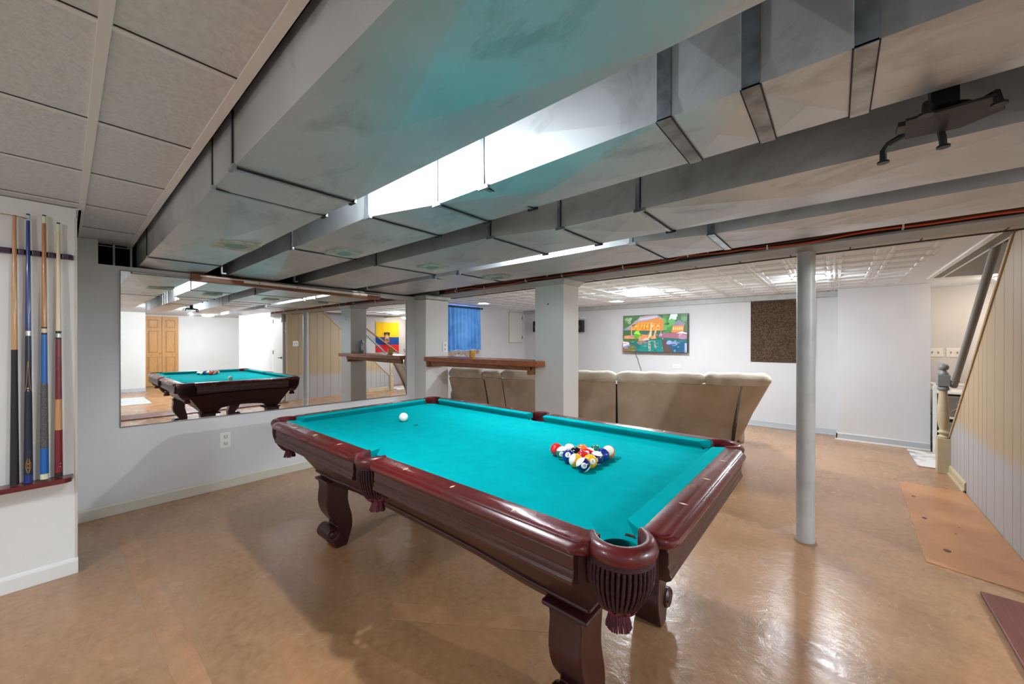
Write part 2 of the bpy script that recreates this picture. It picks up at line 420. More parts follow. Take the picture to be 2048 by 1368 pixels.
def cable(name, label, m, r, zf, yy=2.918, x0=-3.7, x1=.95, staples=0):
    pts = []
    n = 90
    for i in range(n+1):
        x = x0+(x1-x0)*i/n; z, dy = zf(x); pts.append((x, yy+dy, z))
    t = thing(name, label, 'cable', (x0, yy, pts[0][2]), 'cables along the beam')
    b = MB(); b.tube(pts, r, m, 6); b.skew().build('cable_run', t)
    for k in range(staples):
        x = x0+.25+(x1-x0-.4)*k/max(1, staples-1)+random.uniform(-.08,.08); z, dy = zf(x)
        c = MB(); c.box(x-.004, x+.004, yy+dy-.012, yy+.02, z-.012, z-.006, WHITE); c.box(x-.004, x+.004, yy+dy-.014, yy+dy-.008, z-.012, z+.014, WHITE); c.skew().build('staple', t)
    return t
ORANGE = mat('orange_cable', (.78,.30,.13), .45); BROWNC = mat('brown_cable', (.36,.17,.10), .5); PALEC = mat('cream_cable', (.62,.52,.42), .5)
cable('electrical_cable', 'orange cable sagging along the beam below the ducts', ORANGE, .0062, lambda x: (1.906+.006*math.sin(x*5.1)+.004*math.sin(x*13)+(.010 if -.9<x<-.4 else 0), -.004*math.sin(x*7)), staples=9)
cable('electrical_cable', 'dark brown cable stapled above the orange cable on the beam', BROWNC, .0062, lambda x: (1.921+.005*math.sin(x*4+1)+.003*math.sin(x*9), 0), yy=2.922, staples=0)
cable('electrical_cable', 'thin cream cable along the top of the beam board', PALEC, .0035, lambda x: (1.934+.004*math.sin(x*3+2), 0), yy=2.926, staples=4)

t = thing('square_pillar', 'white square pillar in the middle, at the right end of the bar', 'pillar', (-2.09, 3.13, 0))
b = MB(); b.box(-2.256, -1.925, 3.0, 3.27, 0, 1.87, WALLW); b.build('shaft', t, bevel=.004)
b = MB(); b.loft([[(-2.258,2.998,1.835),(-1.923,2.998,1.835),(-1.923,3.272,1.835),(-2.258,3.272,1.835)], [(-2.31,2.95,1.882),(-1.88,2.95,1.882),(-1.88,3.31,1.882),(-2.31,3.31,1.882)]], GREYP, smooth=False); b.build('flared_cap', t)
b = MB(); b.sphere((-2.10,2.999,1.66), .007, DARK, 8, 6); b.build('screw_hole', t)
t = thing('square_pillar', 'white half pillar against the mirror wall, at the left end of the bar', 'pillar', (-4.0, 3.1, 0))
b = MB(); b.box(-4.13, -3.9, 2.92, 3.28, 0, 1.83, WALLW); b.build('shaft', t, bevel=.004)
b = MB(); b.box(-4.13, -3.87, 2.90, 3.30, 1.835, 1.882, GREYP); b.build('cap', t, bevel=.004)
t = thing('steel_post', 'grey round steel post standing on the floor under the beam', 'post', (-.148, 3.125, 0))
b = MB(); b.lathe([(.050,0),(.050,1.882)], (-.148,3.125,0), GREYP, 40, caps=True); b.build('tube', t)
b = MB(); b.lathe([(.062,0),(.060,.006),(.052,.009)], (-.148,3.125,0), mat('mortar_ring', (.55,.42,.30), .8, bump=.6, bscale=60), 20); b.build('floor_ring', t)

# ------------------------------------------------------------------ DUCTS
def duct(label, yL, segs, ztop=2.14, z0=1.89, straps=(), cleats=(), stickers=()):
    """segs: list of (x, y0, y1) stations"""
    x0 = segs[0][0]
    t = thing('air_duct', label, 'air duct', ((segs[0][0]+segs[-1][0])/2, (segs[0][1]+segs[0][2])/2, z0), 'ceiling ducts')
    b = MB()
    for i in range(len(segs)-1):
        xa, a0, a1 = segs[i]; xb, c0, c1 = segs[i+1]
        mid = ((xa+xb)/2, (a0+a1+c0+c1)/4, z0-(.020 if xb-xa > .5 else .012))
        vs = [(xa,a0,z0),(xb,c0,z0),(xb,c1,z0),(xa,a1,z0), mid,
              (xa,a0,ztop),(xb,c0,ztop),(xb,c1,ztop),(xa,a1,ztop)]
        m0 = ((xa+xb)/2, (a0+c0)/2-.005, (z0+ztop)/2); m1 = ((xa+xb)/2, (a1+c1)/2+.005, (z0+ztop)/2)
        vs += [m0, m1]
        fs = [(0,1,4),(1,2,4),(2,3,4),(3,0,4),(5,8,7,6),(0,5,9),(5,6,9),(6,1,9),(1,0,9),(3,2,10),(2,7,10),(7,8,10),(8,3,10)]
        if i == 0: fs.append((0,3,8,5))
        if i == len(segs)-2: fs.append((1,6,7,2))
        b.add(vs, fs, DUCT)
    b.build('duct_body', t)
    def yat(x):
        for i in range(len(segs)-1):
            if segs[i][0] <= x <= segs[i+1][0]:
                u = (x-segs[i][0])/(segs[i+1][0]-segs[i][0]); return (segs[i][1]*(1-u)+segs[i+1][1]*u, segs[i][2]*(1-u)+segs[i+1][2]*u)
        return segs[-1][1:]
    for x in cleats:      # bottom + side standing seam with a dark gap line
        a, c = yat(x)
        b = MB(); b.box(x-.014, x+.006, a-.004, a+.001, z0-.004, ztop, DUCTS); b.box(x-.006, x+.012, a-.004, c+.004, z0-.006, z0+.001, DUCTS)
        b.box(x+.006, x+.0095, a-.0052, a+.001, z0-.005, ztop, GROOVE); b.box(x+.012, x+.018, a, c, z0-.0065, z0-.002, GROOVE)
        b.box(x-.02, x+.03, a-.008, a+.004, z0-.010, z0+.004, DUCTS)
        b.box(x-.02, x+.03, c-.004, c+.006, z0-.010, z0+.004, GROOVE)
        b.build('duct_seam', t)
    for x in straps:
        a, c = yat(x)
        b = MB(); b.box(x-.018, x+.018, a-.005, a, z0-.003, ztop, DUCTS); b.box(x-.018, x+.018, a-.005, c+.003, z0-.005, z0+.001, DUCTS)
        b.box(x+.018, x+.021, a-.004, c, z0-.0055, z0-.001, GROOVE); b.box(x-.021, x-.018, a-.004, c, z0-.0055, z0-.001, GROOVE)
        b.build('hanger_strap', t)
    for (sx, sy, w, h) in stickers:
        b = MB(); b.box(sx-w/2, sx+w/2, sy-h/2, sy+h/2, z0-.0215, z0-.0035, mat('paper_label_white', (.80,.80,.74), .7, var=(.62,.66,.60), vscale=30))
        b.add([(sx+w*.3*math.cos(2*PI*i/20), sy+h*.28*math.sin(2*PI*i/20), z0-.0218) for i in range(20)], [tuple(range(20))], mat('paper_label_green', (.50,.62,.57), .7))
        tag(b.build('paper_label', t), 'pale paper label with a green oval')
    return t
duct('nearest wide galvanised duct beside the tiled ceiling', 0, [(-4.30,.372,.785),(-3.65,.37,.785),(-1.52,.367,.782),(-.25,.367,.780),(1.0,.367,.778),(2.18,.367,.777)], cleats=(-3.65,-1.82,-1.55), stickers=[(-2.72,.66,.24,.20)])
duct('second galvanised duct with the narrow taper above the pool table', 0, [(-4.30,.93,1.337),(-2.62,.93,1.337),(-1.68,.925,1.337),(-1.30,1.030,1.335),(-.345,1.024,1.325),(-.15,1.023,1.322),(.045,1.022,1.32),(1.1,1.024,1.316),(2.18,1.03,1.312)], cleats=(-2.62,-1.68,-1.30,-1.02), straps=(-.15,-.345,.045), stickers=[(-2.42,1.17,.20,.16)])
duct('third galvanised duct, directly behind the black projector bracket', 0, [(-4.30,1.55,2.10),(-2.69,1.55,2.10),(-1.486,1.552,2.085),(-1.09,1.66,2.078),(-.67,1.657,2.078),(.5,1.65,2.08),(2.18,1.645,2.08)], cleats=(-2.69,-1.486,-1.09,-.67), stickers=[(-2.35,1.82,.20,.16)])
duct('fourth galvanised duct nearest the beam over the steel post', 0, [(-4.30,2.215,2.80),(-2.50,2.215,2.76),(-.93,2.195,2.75),(-.50,2.29,2.72),(.8,2.26,2.70),(2.18,2.25,2.66)], cleats=(-2.83,-2.50,-.93), straps=(-.52,), stickers=[(-2.3,2.5,.24,.14)])
# hangers near the mirror wall
for k, (x, y) in enumerate(((-3.95,.855),(-3.95,1.42),(-3.95,2.155))):
    b = MB(); b.box(x-.02, x+.02, y-.004, y+.004, 1.875, 2.2, DUCTS); b.box(x-.02, x+.02, y-.004, y+.03, 1.872, 1.88, DUCTS)
    tag(b.build('hanger_bracket'), ['galvanised hanger strap right of the nearest duct, above the mirror', 'galvanised hanger strap between second and third ducts, above the mirror', 'galvanised hanger strap left of the fourth duct, above the mirror'][k], 'bracket', 'duct hangers above the mirror')

# projector ceiling bracket
t = thing('projector_bracket', 'black empty projector bracket hanging between the ceiling ducts', 'bracket', (.2,1.40,1.81))
b = MB(); b.box(.178,.225,1.385,1.425,1.865,2.30,BLACK); b.build('drop_column', t)
b = MB(); b.lathe([(.05,0),(.055,.004),(.05,.014)], (.2,1.40,1.855), BLACK, 24); b.box(.12,.28,1.375,1.425,1.850,1.862,BLACK); b.prism([(.13,1.34),(.27,1.33),(.30,1.42),(.24,1.47),(.14,1.46)], 2, 1.846, 1.852, mat('grey_steel_plate', (.13,.13,.14), .5, metal=.3)); b.build('mount_plate', t)
def armb(p, name='arm'):
    b = MB(); b.tube(p, .0075, BLACK, 6); q = p[-1]; b.lathe([(.013,0),(.013,.005)], (q[0],q[1],q[2]-.004), BLACK, 12); b.build(name, t)
armb([(.17,1.41,1.852),(.14,1.45,1.856),(.11,1.475,1.850),(.100,1.478,1.835),(.10,1.478,1.805)])
armb([(.20,1.43,1.852),(.20,1.465,1.858),(.207,1.475,1.850),(.21,1.476,1.835),(.212,1.478,1.812)])
armb([(.19,1.38,1.852),(.17,1.33,1.860),(.16,1.30,1.858),(.158,1.29,1.83)])
armb([(.23,1.39,1.852),(.26,1.36,1.858),(.27,1.34,1.858),(.274,1.335,1.83)])

# ------------------------------------------------------------------ MIRROR AND STRIP
mirror = thing('wall_mirror', 'large frameless wall mirror on the left wall', 'mirror', (XL, 1.53, .64))
GLASS = bpy.data.materials.new('silvered_mirror'); GLASS.use_nodes = True
_b = GLASS.node_tree.nodes['Principled BSDF']; _b.inputs['Base Color'].default_value = (.86,.88,.88,1); _b.inputs['Metallic'].default_value = 1; _b.inputs['Roughness'].default_value = .012
TILT = .0
q = [(.272,.654),(2.783,.632),(2.783,1.814),(.272,1.837)]
b = MB(); b.prism(q, 0, XL+.002, XL+.009, GLASS); b.build('mirror_glass', mirror)
FR = mat('mirror_edge_metal', (.45,.45,.46), .3, metal=.9)
b = MB()
w = .005
b.prism([(.272-w,.654-w),(2.783+w,.632-w),(2.783+w,.632),(.272-w,.654)], 0, XL+.002, XL+.013, FR)
b.prism([(.272-w,1.837),(2.783+w,1.814),(2.783+w,1.814+w),(.272-w,1.837+w)], 0, XL+.002, XL+.013, FR)
b.prism([(.272-w,.654),(.272,.654),(.272,1.837),(.272-w,1.837)], 0, XL+.002, XL+.013, FR)
b.prism([(2.783,.632),(2.783+w,.632),(2.783+w,1.814),(2.783,1.814)], 0, XL+.002, XL+.013, FR)
b.build('edge_trim', mirror)
t = thing('wood_strip', 'long oak strip with a white metal track along the mirror top', 'strip', (XL+.03, 1.54, 1.80))
b = MB(); b.prism([(.68,1.812),(2.409,1.792),(2.409,1.852),(.68,1.872)], 0, XL+.012, XL+.042, OAK); b.build('oak_board', t, bevel=.003)
b = MB(); b.prism([(1.05,1.832),(2.24,1.820),(2.24,1.841),(1.05,1.853)], 0, XL+.042, XL+.052, WHITE); b.prism([(.74,1.852),(2.40,1.834),(2.40,1.842),(.74,1.861)], 0, XL+.042, XL+.047, WHITE); tag(b.build('metal_track', t), 'white metal track')
for y in (1.17,1.5,1.83,2.15):
    b = MB(); b.lathe([(.005,0),(.004,.003)], (XL+.052, y, 1.8415-.0105*(y-1.05)), BLACK, 10, axis=0); b.build('screw', t)

# ------------------------------------------------------------------ OUTLETS AND SWITCHES
def outlet(name, cat, label, origin, ux, nrm, w, h, kind='outlet', group=None):
    """plate centred at origin, ux = right direction on wall, nrm = out of wall"""
    ux = Vector(ux); nrm = Vector(nrm); uz = Vector((0,0,1)); o = Vector(origin)
    t = thing(name, label, cat, origin, group)
    def bx(b, cu, cz, su, sz, d0, d1, m):
        vs = []
        for d in (d0, d1):
            for a, c in ((-1,-1),(1,-1),(1,1),(-1,1)): vs.append(o+ux*(cu+a*su/2)+uz*(cz+c*sz/2)+nrm*d)
        b.add(vs, [(0,3,2,1),(4,5,6,7),(0,1,5,4),(1,2,6,5),(2,3,7,6),(3,0,4,7)], m)
    b = MB(); bx(b, 0, 0, w, h, 0, .007, WHITE); b.build('cover_plate', t, bevel=.002)
    if kind == 'outlet':
        for s in (-1, 1):
            b = MB(); bx(b, 0, s*h*.22, w*.48, h*.26, .007, .010, mat('socket_face', (.86,.86,.85), .4))
            for q in (-1, 1): bx(b, q*w*.11, s*h*.22+h*.02, w*.04, h*.09, .010, .0105, BLACK)
            bx(b, 0, s*h*.22-h*.07, w*.07, h*.05, .010, .0105, BLACK)
            b.build('socket', t)
    elif kind == 'hsocket':
        for s in (-1, 1):
            b = MB(); bx(b, s*w*.22, 0, w*.24, h*.48, .007, .010, mat('socket_face', (.86,.86,.85), .4))
            for q in (-1, 1): bx(b, s*w*.22, q*h*.1, w*.08, h*.04, .010, .0105, BLACK)
            b.build('socket', t)
    else:
        for s in (-1, 1):
            b = MB(); bx(b, s*w*.2, 0, w*.07, h*.2, .007, .016, mat('toggle_grey', (.55,.55,.54), .4)); b.build('toggle', t)
    return t
outlet('power_outlet', 'outlet', 'white power outlet on the left wall below the mirror', (XL, .921, .426), (0,1,0), (1,0,0), .078, .135)
outlet('power_outlet', 'outlet', 'white power outlet on the half pillar beside the blue curtain', (-3.9, 3.222, 1.228), (0,1,0), (1,0,0), .075, .125)
outlet('power_outlet', 'outlet', 'white wide power outlet on the back wall under the television', (-2.12, 6.93, .865), (1,0,0), (0,-1,0), .12, .075, 'hsocket')
outlet('light_switch', 'light switch', 'white double switch plate left, close to the wall chase corner', (.975, 7.25, 1.165), (1,0,0), (0,-1,0), .135, .115, 'switch')
outlet('light_switch', 'light switch', 'white double switch plate right, beside the stair handrail', (1.135, 7.25, 1.165), (1,0,0), (0,-1,0), .135, .115, 'switch')
outlet('light_switch', 'light switch', 'white switch plate on the beige stair panelling, seen in the mirror', (.858, 3.30, 1.25), (0,1,0), (-1,0,0), .115, .115, 'switch')

# ------------------------------------------------------------------ CUES AND RACK
rack = thing('cue_rack', 'dark mahogany two rail cue rack on the white wall', 'cue rack', (-3.25,-.2,.53))
CLIP = mat('plum_wood', (.20,.12,.22), .35, coat=.4); REDW = mat('red_mahogany', (.38,.07,.09), .3, coat=.4)
cues_y = (-.17,-.126,-.073,-.024)
b = MB()
plan = [(-3.26,-.62),(-3.235,-.62)]
for y in (-.52,-.43,-.34,-.25)+cues_y:
    plan += [(-3.235,y-.013),(-3.243,y-.009),(-3.243,y+.009),(-3.235,y+.013)]
plan += [(-3.235,.012),(-3.243,.024),(-3.26,.031)]
b.prism(plan, 2, 1.757, 1.785, CLIP); b.build('clip_rail', rack, bevel=.003)
b = MB(); b.prism([(-3.26,-.62),(-3.165,-.62),(-3.165,0.0),(-3.185,.022),(-3.26,.03)], 2, .536, .562, REDW); b.build('bottom_ledge', rack, bevel=.004)
for y in (.012,):
    for z in (1.771,):
        b = MB(); b.lathe([(.006,0),(.006,.003)], (-3.240,y-.004,z), BRASS, 12, axis=0); b.build('screw', rack)
def cue(label, y, secs, ztop, zb=.563, rb=.0145):
    """secs: list (part, z0frac, z1frac, material) from butt up"""
    t = thing('pool_cue', label, 'pool cue', (-3.212, y, zb), 'cues on the rack')
    xb = -3.212; xt = -3.236; L_ = ztop-zb
    def rad(u): return rb*(1-u)+.0066*u if u > .42 else rb*(1-.25*u)+0.0*u if False else (rb-(rb-.0105)*(u/.5) if u < .5 else .0105-(.0105-.0066)*((u-.5)/.5))
    for part, u0, u1, m in secs:
        b = MB(); n = 6; rings = []
        for k in range(n+1):
            u = u0+(u1-u0)*k/n; r = rad(u)+(0.0006 if part in ('wrap','butt_sleeve') else 0); cx = xb+(xt-xb)*u; z = zb+L_*u
            rings.append([(cx+r*math.cos(2*PI*i/16), y+r*math.sin(2*PI*i/16), z) for i in range(16)])
        b.loft(rings, m); b.build(part, t)
    return t, rad
MAPLE = mat('maple', (.80,.62,.41), .3, coat=.4, var=(.74,.55,.35), vscale=8, stretch=(20,20,1)); MAPLED = mat('amber_maple', (.74,.50,.26), .28, coat=.5, var=(.66,.42,.2), vscale=8, stretch=(20,20,1))
PALE = mat('pale_maple', (.86,.80,.66), .28, coat=.5); TIPB = mat('cue_tip_blue', (.10,.16,.22), .8); FER = mat('ferrule_ivory', (.86,.87,.72), .4); FERB = mat('ferrule_pale_blue', (.68,.80,.86), .4)
CBLACK = mat('cue_black_wrap', (.10,.10,.10), .55, var=(.15,.14,.13), vscale=120, bump=.4, bscale=300); CBLUE = mat('cue_blue', (.06,.20,.48), .25, coat=.6)
CNAVY = mat('cue_navy_wrap', (.10,.12,.20), .6, var=(.15,.17,.25), vscale=150, bump=.4, bscale=300); CBR = mat('cue_bright_blue', (.05,.38,.68), .3, coat=.5)
CLIN = mat('cue_grey_wrap', (.22,.22,.22), .6, var=(.42,.42,.42), vscale=220, bump=.4, bscale=300); CRED = mat('cue_red', (.42,.07,.12), .3, coat=.5, var=(.5,.12,.15), vscale=20)
SILV = mat('cue_silver_ring', (.75,.75,.75), .25, metal=.8); CBRN = mat('cue_dark_butt', (.16,.10,.09), .4); GOLD = mat('gold_print', (.80,.62,.30), .35, metal=.5)
cue('maple cue with a long plain black butt, leftmost on the rack', cues_y[0], [('butt',0,.50,CBLACK),('shaft',.50,.985,MAPLE),('ferrule',.985,1.0,mat('ferrule_worn', (.75,.58,.45), .5))], 1.954, .566, .0155)
t, rd = cue('blue shaft cue with navy wrap and gold crest, second on the rack', cues_y[1], [('butt_sleeve',0,.03,CBLUE),('wrap',.03,.335,CNAVY),('forearm',.335,.545,mat('cue_dark_blue', (.05,.08,.20), .25, coat=.6)),('joint',.545,.563,SILV),('shaft',.563,.975,CBLUE),('ferrule',.975,.995,FERB),('tip',.995,1.0,TIPB)], 1.973, .565, .0155)
b = MB()   # gold crest rings on the wrap facing the room, and spear inlay
yy = cues_y[1]
for k, (dz, rr) in enumerate(((0,.014),(.022,.008),(-.022,.008),(0,.007))):
    b.tube([(-3.212+.0163-.3*(rr*math.cos(2*PI*i/20))**2/.0155, yy+rr*.62*math.cos(2*PI*i/20), .655+dz+rr*1.9*math.sin(2*PI*i/20)) for i in range(20)], .0008, GOLD, 5, closed=True)
b.build('gold_crest', t)
b = MB()
for s in (-1, 1):
    b.tube([(-3.2065+.0005, yy+s*.009, 1.045), (-3.2035, yy+s*.006, 1.08), (-3.204, yy, 1.20)], .0009, GOLD, 5)
b.sphere((-3.2025, yy, 1.058), .004, PEARL, 10, 8); b.sphere((-3.2025, yy, 1.046), .003, PEARL, 10, 8); b.build('spear_inlay', t)
cue('amber shaft cue with a bright blue butt and grey wrap, third on the rack', cues_y[2], [('butt_cap',0,.02,FER),('butt_sleeve',.02,.115,CBR),('wrap',.115,.36,CLIN),('forearm',.36,.545,CBR),('joint_ring',.545,.552,CBRN),('joint',.552,.568,PALE),('collar',.568,.574,CBRN),('shaft',.574,.968,MAPLED),('ferrule',.968,.995,FER),('tip',.995,1.0,TIPB)], 1.981, .570, .0155)
t, rd = cue('pale shaft cue with a red and cream butt, rightmost on the rack', cues_y[3], [('butt_cap',0,.02,CBRN),('butt_sleeve',.02,.185,CRED),('cream_inlay',.185,.305,MAPLE),('forearm',.305,.54,CRED),('joint_ring',.54,.547,CBRN),('joint',.547,.563,SILV),('collar',.563,.573,CBRN),('shaft',.573,.965,PALE),('ferrule',.965,.995,FER),('tip',.995,1.0,TIPB)], 1.951, .566, .0155)
b = MB()
for dz in (.045,.062):
    b.sphere((-3.2005, cues_y[3]+.006, .58+dz), .0042, BLACK, 10, 8); b.sphere((-3.198, cues_y[3]+.006, .58+dz), .0022, WHITE, 8, 6)
b.build('butt_dots', t)
b = MB(); b.tube([(-3.222,-.30,1.957),(-3.21,-.262,1.953),(-3.222,-.225,1.951),(-3.226,-.17,1.951),(-3.226,-.145,1.949),(-3.232,-.121,1.946)], .0018, BRASS, 6)
b.tube([(-3.226,-.17,1.955),(-3.22,-.148,1.947),(-3.232,-.123,1.943)], .0012, BRASS, 6)
tag(b.build('wire_hook'), 'thin twisted brass wire looped around the two left cue tips', 'wire')

# ------------------------------------------------------------------ POOL TABLE
S = .2668; X0, Y0 = -2.5666, .9201; X1, Y1 = X0+8*S, Y0+4*S; XM = (X0+X1)/2; YM = (Y0+Y1)/2
ZR, ZB = .823, .785
tb = thing('pool_table', 'pool table with teal cloth, dark mahogany rails and curled legs', 'pool table', (XM, YM, 0))
IN, OUT = .054, .132
cc = .025; rp = .057            # corner pocket centre offset, radius
def sx(sgn, x): return XM+sgn*(x-XM)
# bed cloth with notches at the pockets
def bed():
    E_ = .0535; poly = []
    def corner(ix, iy):
        cx = (X1+cc) if ix > 0 else (X0-cc); cy = (Y1+cc) if iy > 0 else (Y0-cc)
        d = rp*.98; e = E_-cc; k = math.degrees(math.asin(e/d))
        return cx, cy, d, k
    # counter-clockwise starting lower-left
    cx, cy, d, k = corner(-1,-1); poly += arc(cx, cy, d, 90+k, -k, 14)
    poly += arc(XM, Y0-.055, .056, 169, 11, 14)
    cx, cy, d, k = corner(1,-1); poly += arc(cx, cy, d, 180+k, 90-k, 14)
    cx, cy, d, k = corner(1,1); poly += arc(cx, cy, d, 270+k, 180-k, 14)
    poly += arc(XM, Y1+.055, .056, -11, -169, 14)
    cx, cy, d, k = corner(-1,1); poly += arc(cx, cy, d, 0+k, -90-k, 14)
    b = MB(); b.prism(poly, 2, ZB-.028, ZB, CLOTH); return b.build('playing_cloth', tb)
bed()
b = MB(); b.box(X0-.03, X1+.03, Y0-.03, Y1+.03, ZB-.05, ZB-.030, mat('slate', (.15,.16,.17), .7)) if False else None
# foot-spot sticker
b = MB()
for a in range(5):
    g = a*2*PI/5; b.tube([(-1.975,1.405,ZB+.0008),(-1.975+.012*math.cos(g),1.405+.012*math.sin(g),ZB+.0008)], .0012, BLACK, 5)
tag(b.build('spot_mark', tb), 'small black star mark on the cloth')

def profile_sweep_straight(b, prof, axis, a, c, m, base, sgn):
    """prof points (out, z); swept along axis between a and c; base = nose line coord, sgn = outward direction"""
    poly = [(base+sgn*o, z) for o, z in prof]
    b.prism(poly, axis, a, c, m)
# wooden rails (top boards with a beaded edge, rounded ends)
def rail(kind, label=None):
    """kind: ('x', side, a, c) runs along x on side -1/+1 ; ('y', side, a, c)"""
    ax, side, a, c, ra, rc = kind
    W = OUT; layers = [  # (outset from OUT, z)
        (-.030, ZR), (-.016, ZR-.001), (-.011, ZR-.003), (-.010, ZR-.007), (-.004, ZR-.009), (.003, ZR-.014), (.006, ZR-.021), (.004, ZR-.029), (-.004, ZR-.034), (-.012, ZR-.036)]
    def plan(off):
        o = OUT+off; ia, ic = a, c; n = 8
        pts = [(ia, IN), ]
        # rounded outer corners
        Ra, Rc = max(.005, ra+off), max(.005, rc+off)
        ea, ec = a-off*.3-.0, c+off*.3
        pts += [(ea+Ra-Ra*math.cos(math.radians(90*i/n)), o-Ra+Ra*math.sin(math.radians(90*i/n))) for i in range(n+1)]
        pts += [(ec-Rc+Rc*math.sin(math.radians(90*i/n)), o-Rc+Rc*math.cos(math.radians(90*i/n))) for i in range(n+1)]
        pts += [(ic, IN)]
        return pts
    def W3(p, z):
        u, o = p
        if ax == 'x': return (u, (Y0-o) if side < 0 else (Y1+o), z)
        return ((X0-o) if side < 0 else (X1+o), u, z)
    rings = [[W3(p, z) for p in plan(off)] for off, z in layers]
    b = MB(); b.loft(rings, MAHOG, smooth=True, caps=True)
    return b.build('rail', tb, sharp=24)
g = .105      # half gap at side pockets at the outer edge
rails = []
EX = .020
def sights(o, ax, side, ks):
    for k in ks:
        b = MB(); h = .0008; a_, c_ = .013, .0042
        if ax == 'x':
            cx = X0+k*S; cy = (Y0-.0894) if side < 0 else (Y1+.0894); pts = [(cx-c_,cy),(cx,cy-a_),(cx+c_,cy),(cx,cy+a_)]
        else:
            cy = Y0+k*S; cx = (X0-.0894) if side < 0 else (X1+.0894); pts = [(cx-a_,cy),(cx,cy-c_),(cx+a_,cy),(cx,cy+c_)]
        b.prism(pts, 2, ZR-.0005, ZR+h, PEARL)
        s_ = b.build('sight', o)
for side in (-1, 1):
    o = rail(('x', side, X0+EX-.005, XM-.060, .045, .040)); sights(o, 'x', side, (1,2,3))
    o = rail(('x', side, XM+.060, X1-EX+.005, .040, .045)); sights(o, 'x', side, (5,6,7))
for side in (-1, 1):
    o = rail(('y', side, Y0+EX+.012, Y1-EX-.012, .045, .045)); sights(o, 'y', side, (1,2,3))
# cushions
def cushion(ax, side, a, c, ea, ec):
    """a,c = ends at nose; ea,ec = how much further the wood end reaches"""
    prof = [(0.0, ZR-.003, 0), (.004, ZR-.0005, .08), (IN+.002, ZR-.001, 1), (IN+.002, ZB+.001, 1), (.026, ZB+.001, .3), (.001, ZR-.007, .05)]
    ringA, ringC = [], []
    for o, z, w in prof:
        for R_, base, e, sg in ((ringA, a, ea, -1), (ringC, c, ec, 1)):
            u = base+sg*e*w
            if ax == 'x': p = (u, (Y0-o) if side < 0 else (Y1+o), z)
            else: p = ((X0-o) if side < 0 else (X1+o), u, z)
            R_.append(p)
    b = MB(); b.loft([ringA, ringC], CLOTH, smooth=False); return b.build('cushion', tb, bevel=.002)
for side in (-1, 1):
    cushion('x', side, X0+.072, XM-.066, .050, .014); cushion('x', side, XM+.066, X1-.072, .014, .050)
    cushion('y', side, Y0+.072, Y1-.072, .042, .042)
# apron boards (blinds) with moulded faces
APR = [(.066,.778),(.098,.778),(.098,.790),(.112,.790),(.113,.779),(.116,.776),(.1165,.745),(.114,.742),(.114,.739),(.118,.736),(.118,.722),(.122,.718),(.122,.708),(.110,.700),(.062,.700)]
APRM = mat('mahogany_floor_tint', (.30,.17,.14), .42, var=(.25,.13,.11), vscale=9, stretch=(1,5,5), coat=.05)  # browner than the other mahogany: the floor's reflection is put into the colour
def apron(ax, side, a, c):
    b = MB()
    if ax == 'x':
        base = Y0 if side < 0 else Y1; b.prism([((base-o) if side < 0 else (base+o), z) for o, z in APR], 0, a, c, APRM)
    else:
        base = X0 if side < 0 else X1; b.prism([((base-o) if side < 0 else (base+o), z) for o, z in APR], 1, a, c, APRM)
    b.build('apron', tb, bevel=.002)
for side in (-1, 1):
    apron('x', side, X0+.055, XM-.085); apron('x', side, XM+.085, X1-.055); apron('y', side, Y0+.055, Y1-.055)
# inner corner blocks
for ix in (-1, 1):
    for iy in (-1, 1):
        cx = X1+.0 if ix > 0 else X0-.0; cy = Y1 if iy > 0 else Y0
        b = MB(); b.prism([(cx-ix*.06, cy+iy*.10),(cx+ix*.045, cy-iy*.045+iy*.02),(cx+ix*.10, cy-iy*.06),(cx-ix*.06,cy-iy*.06)], 2, .70, .768, MAHOGD); b.build('corner_block', tb)
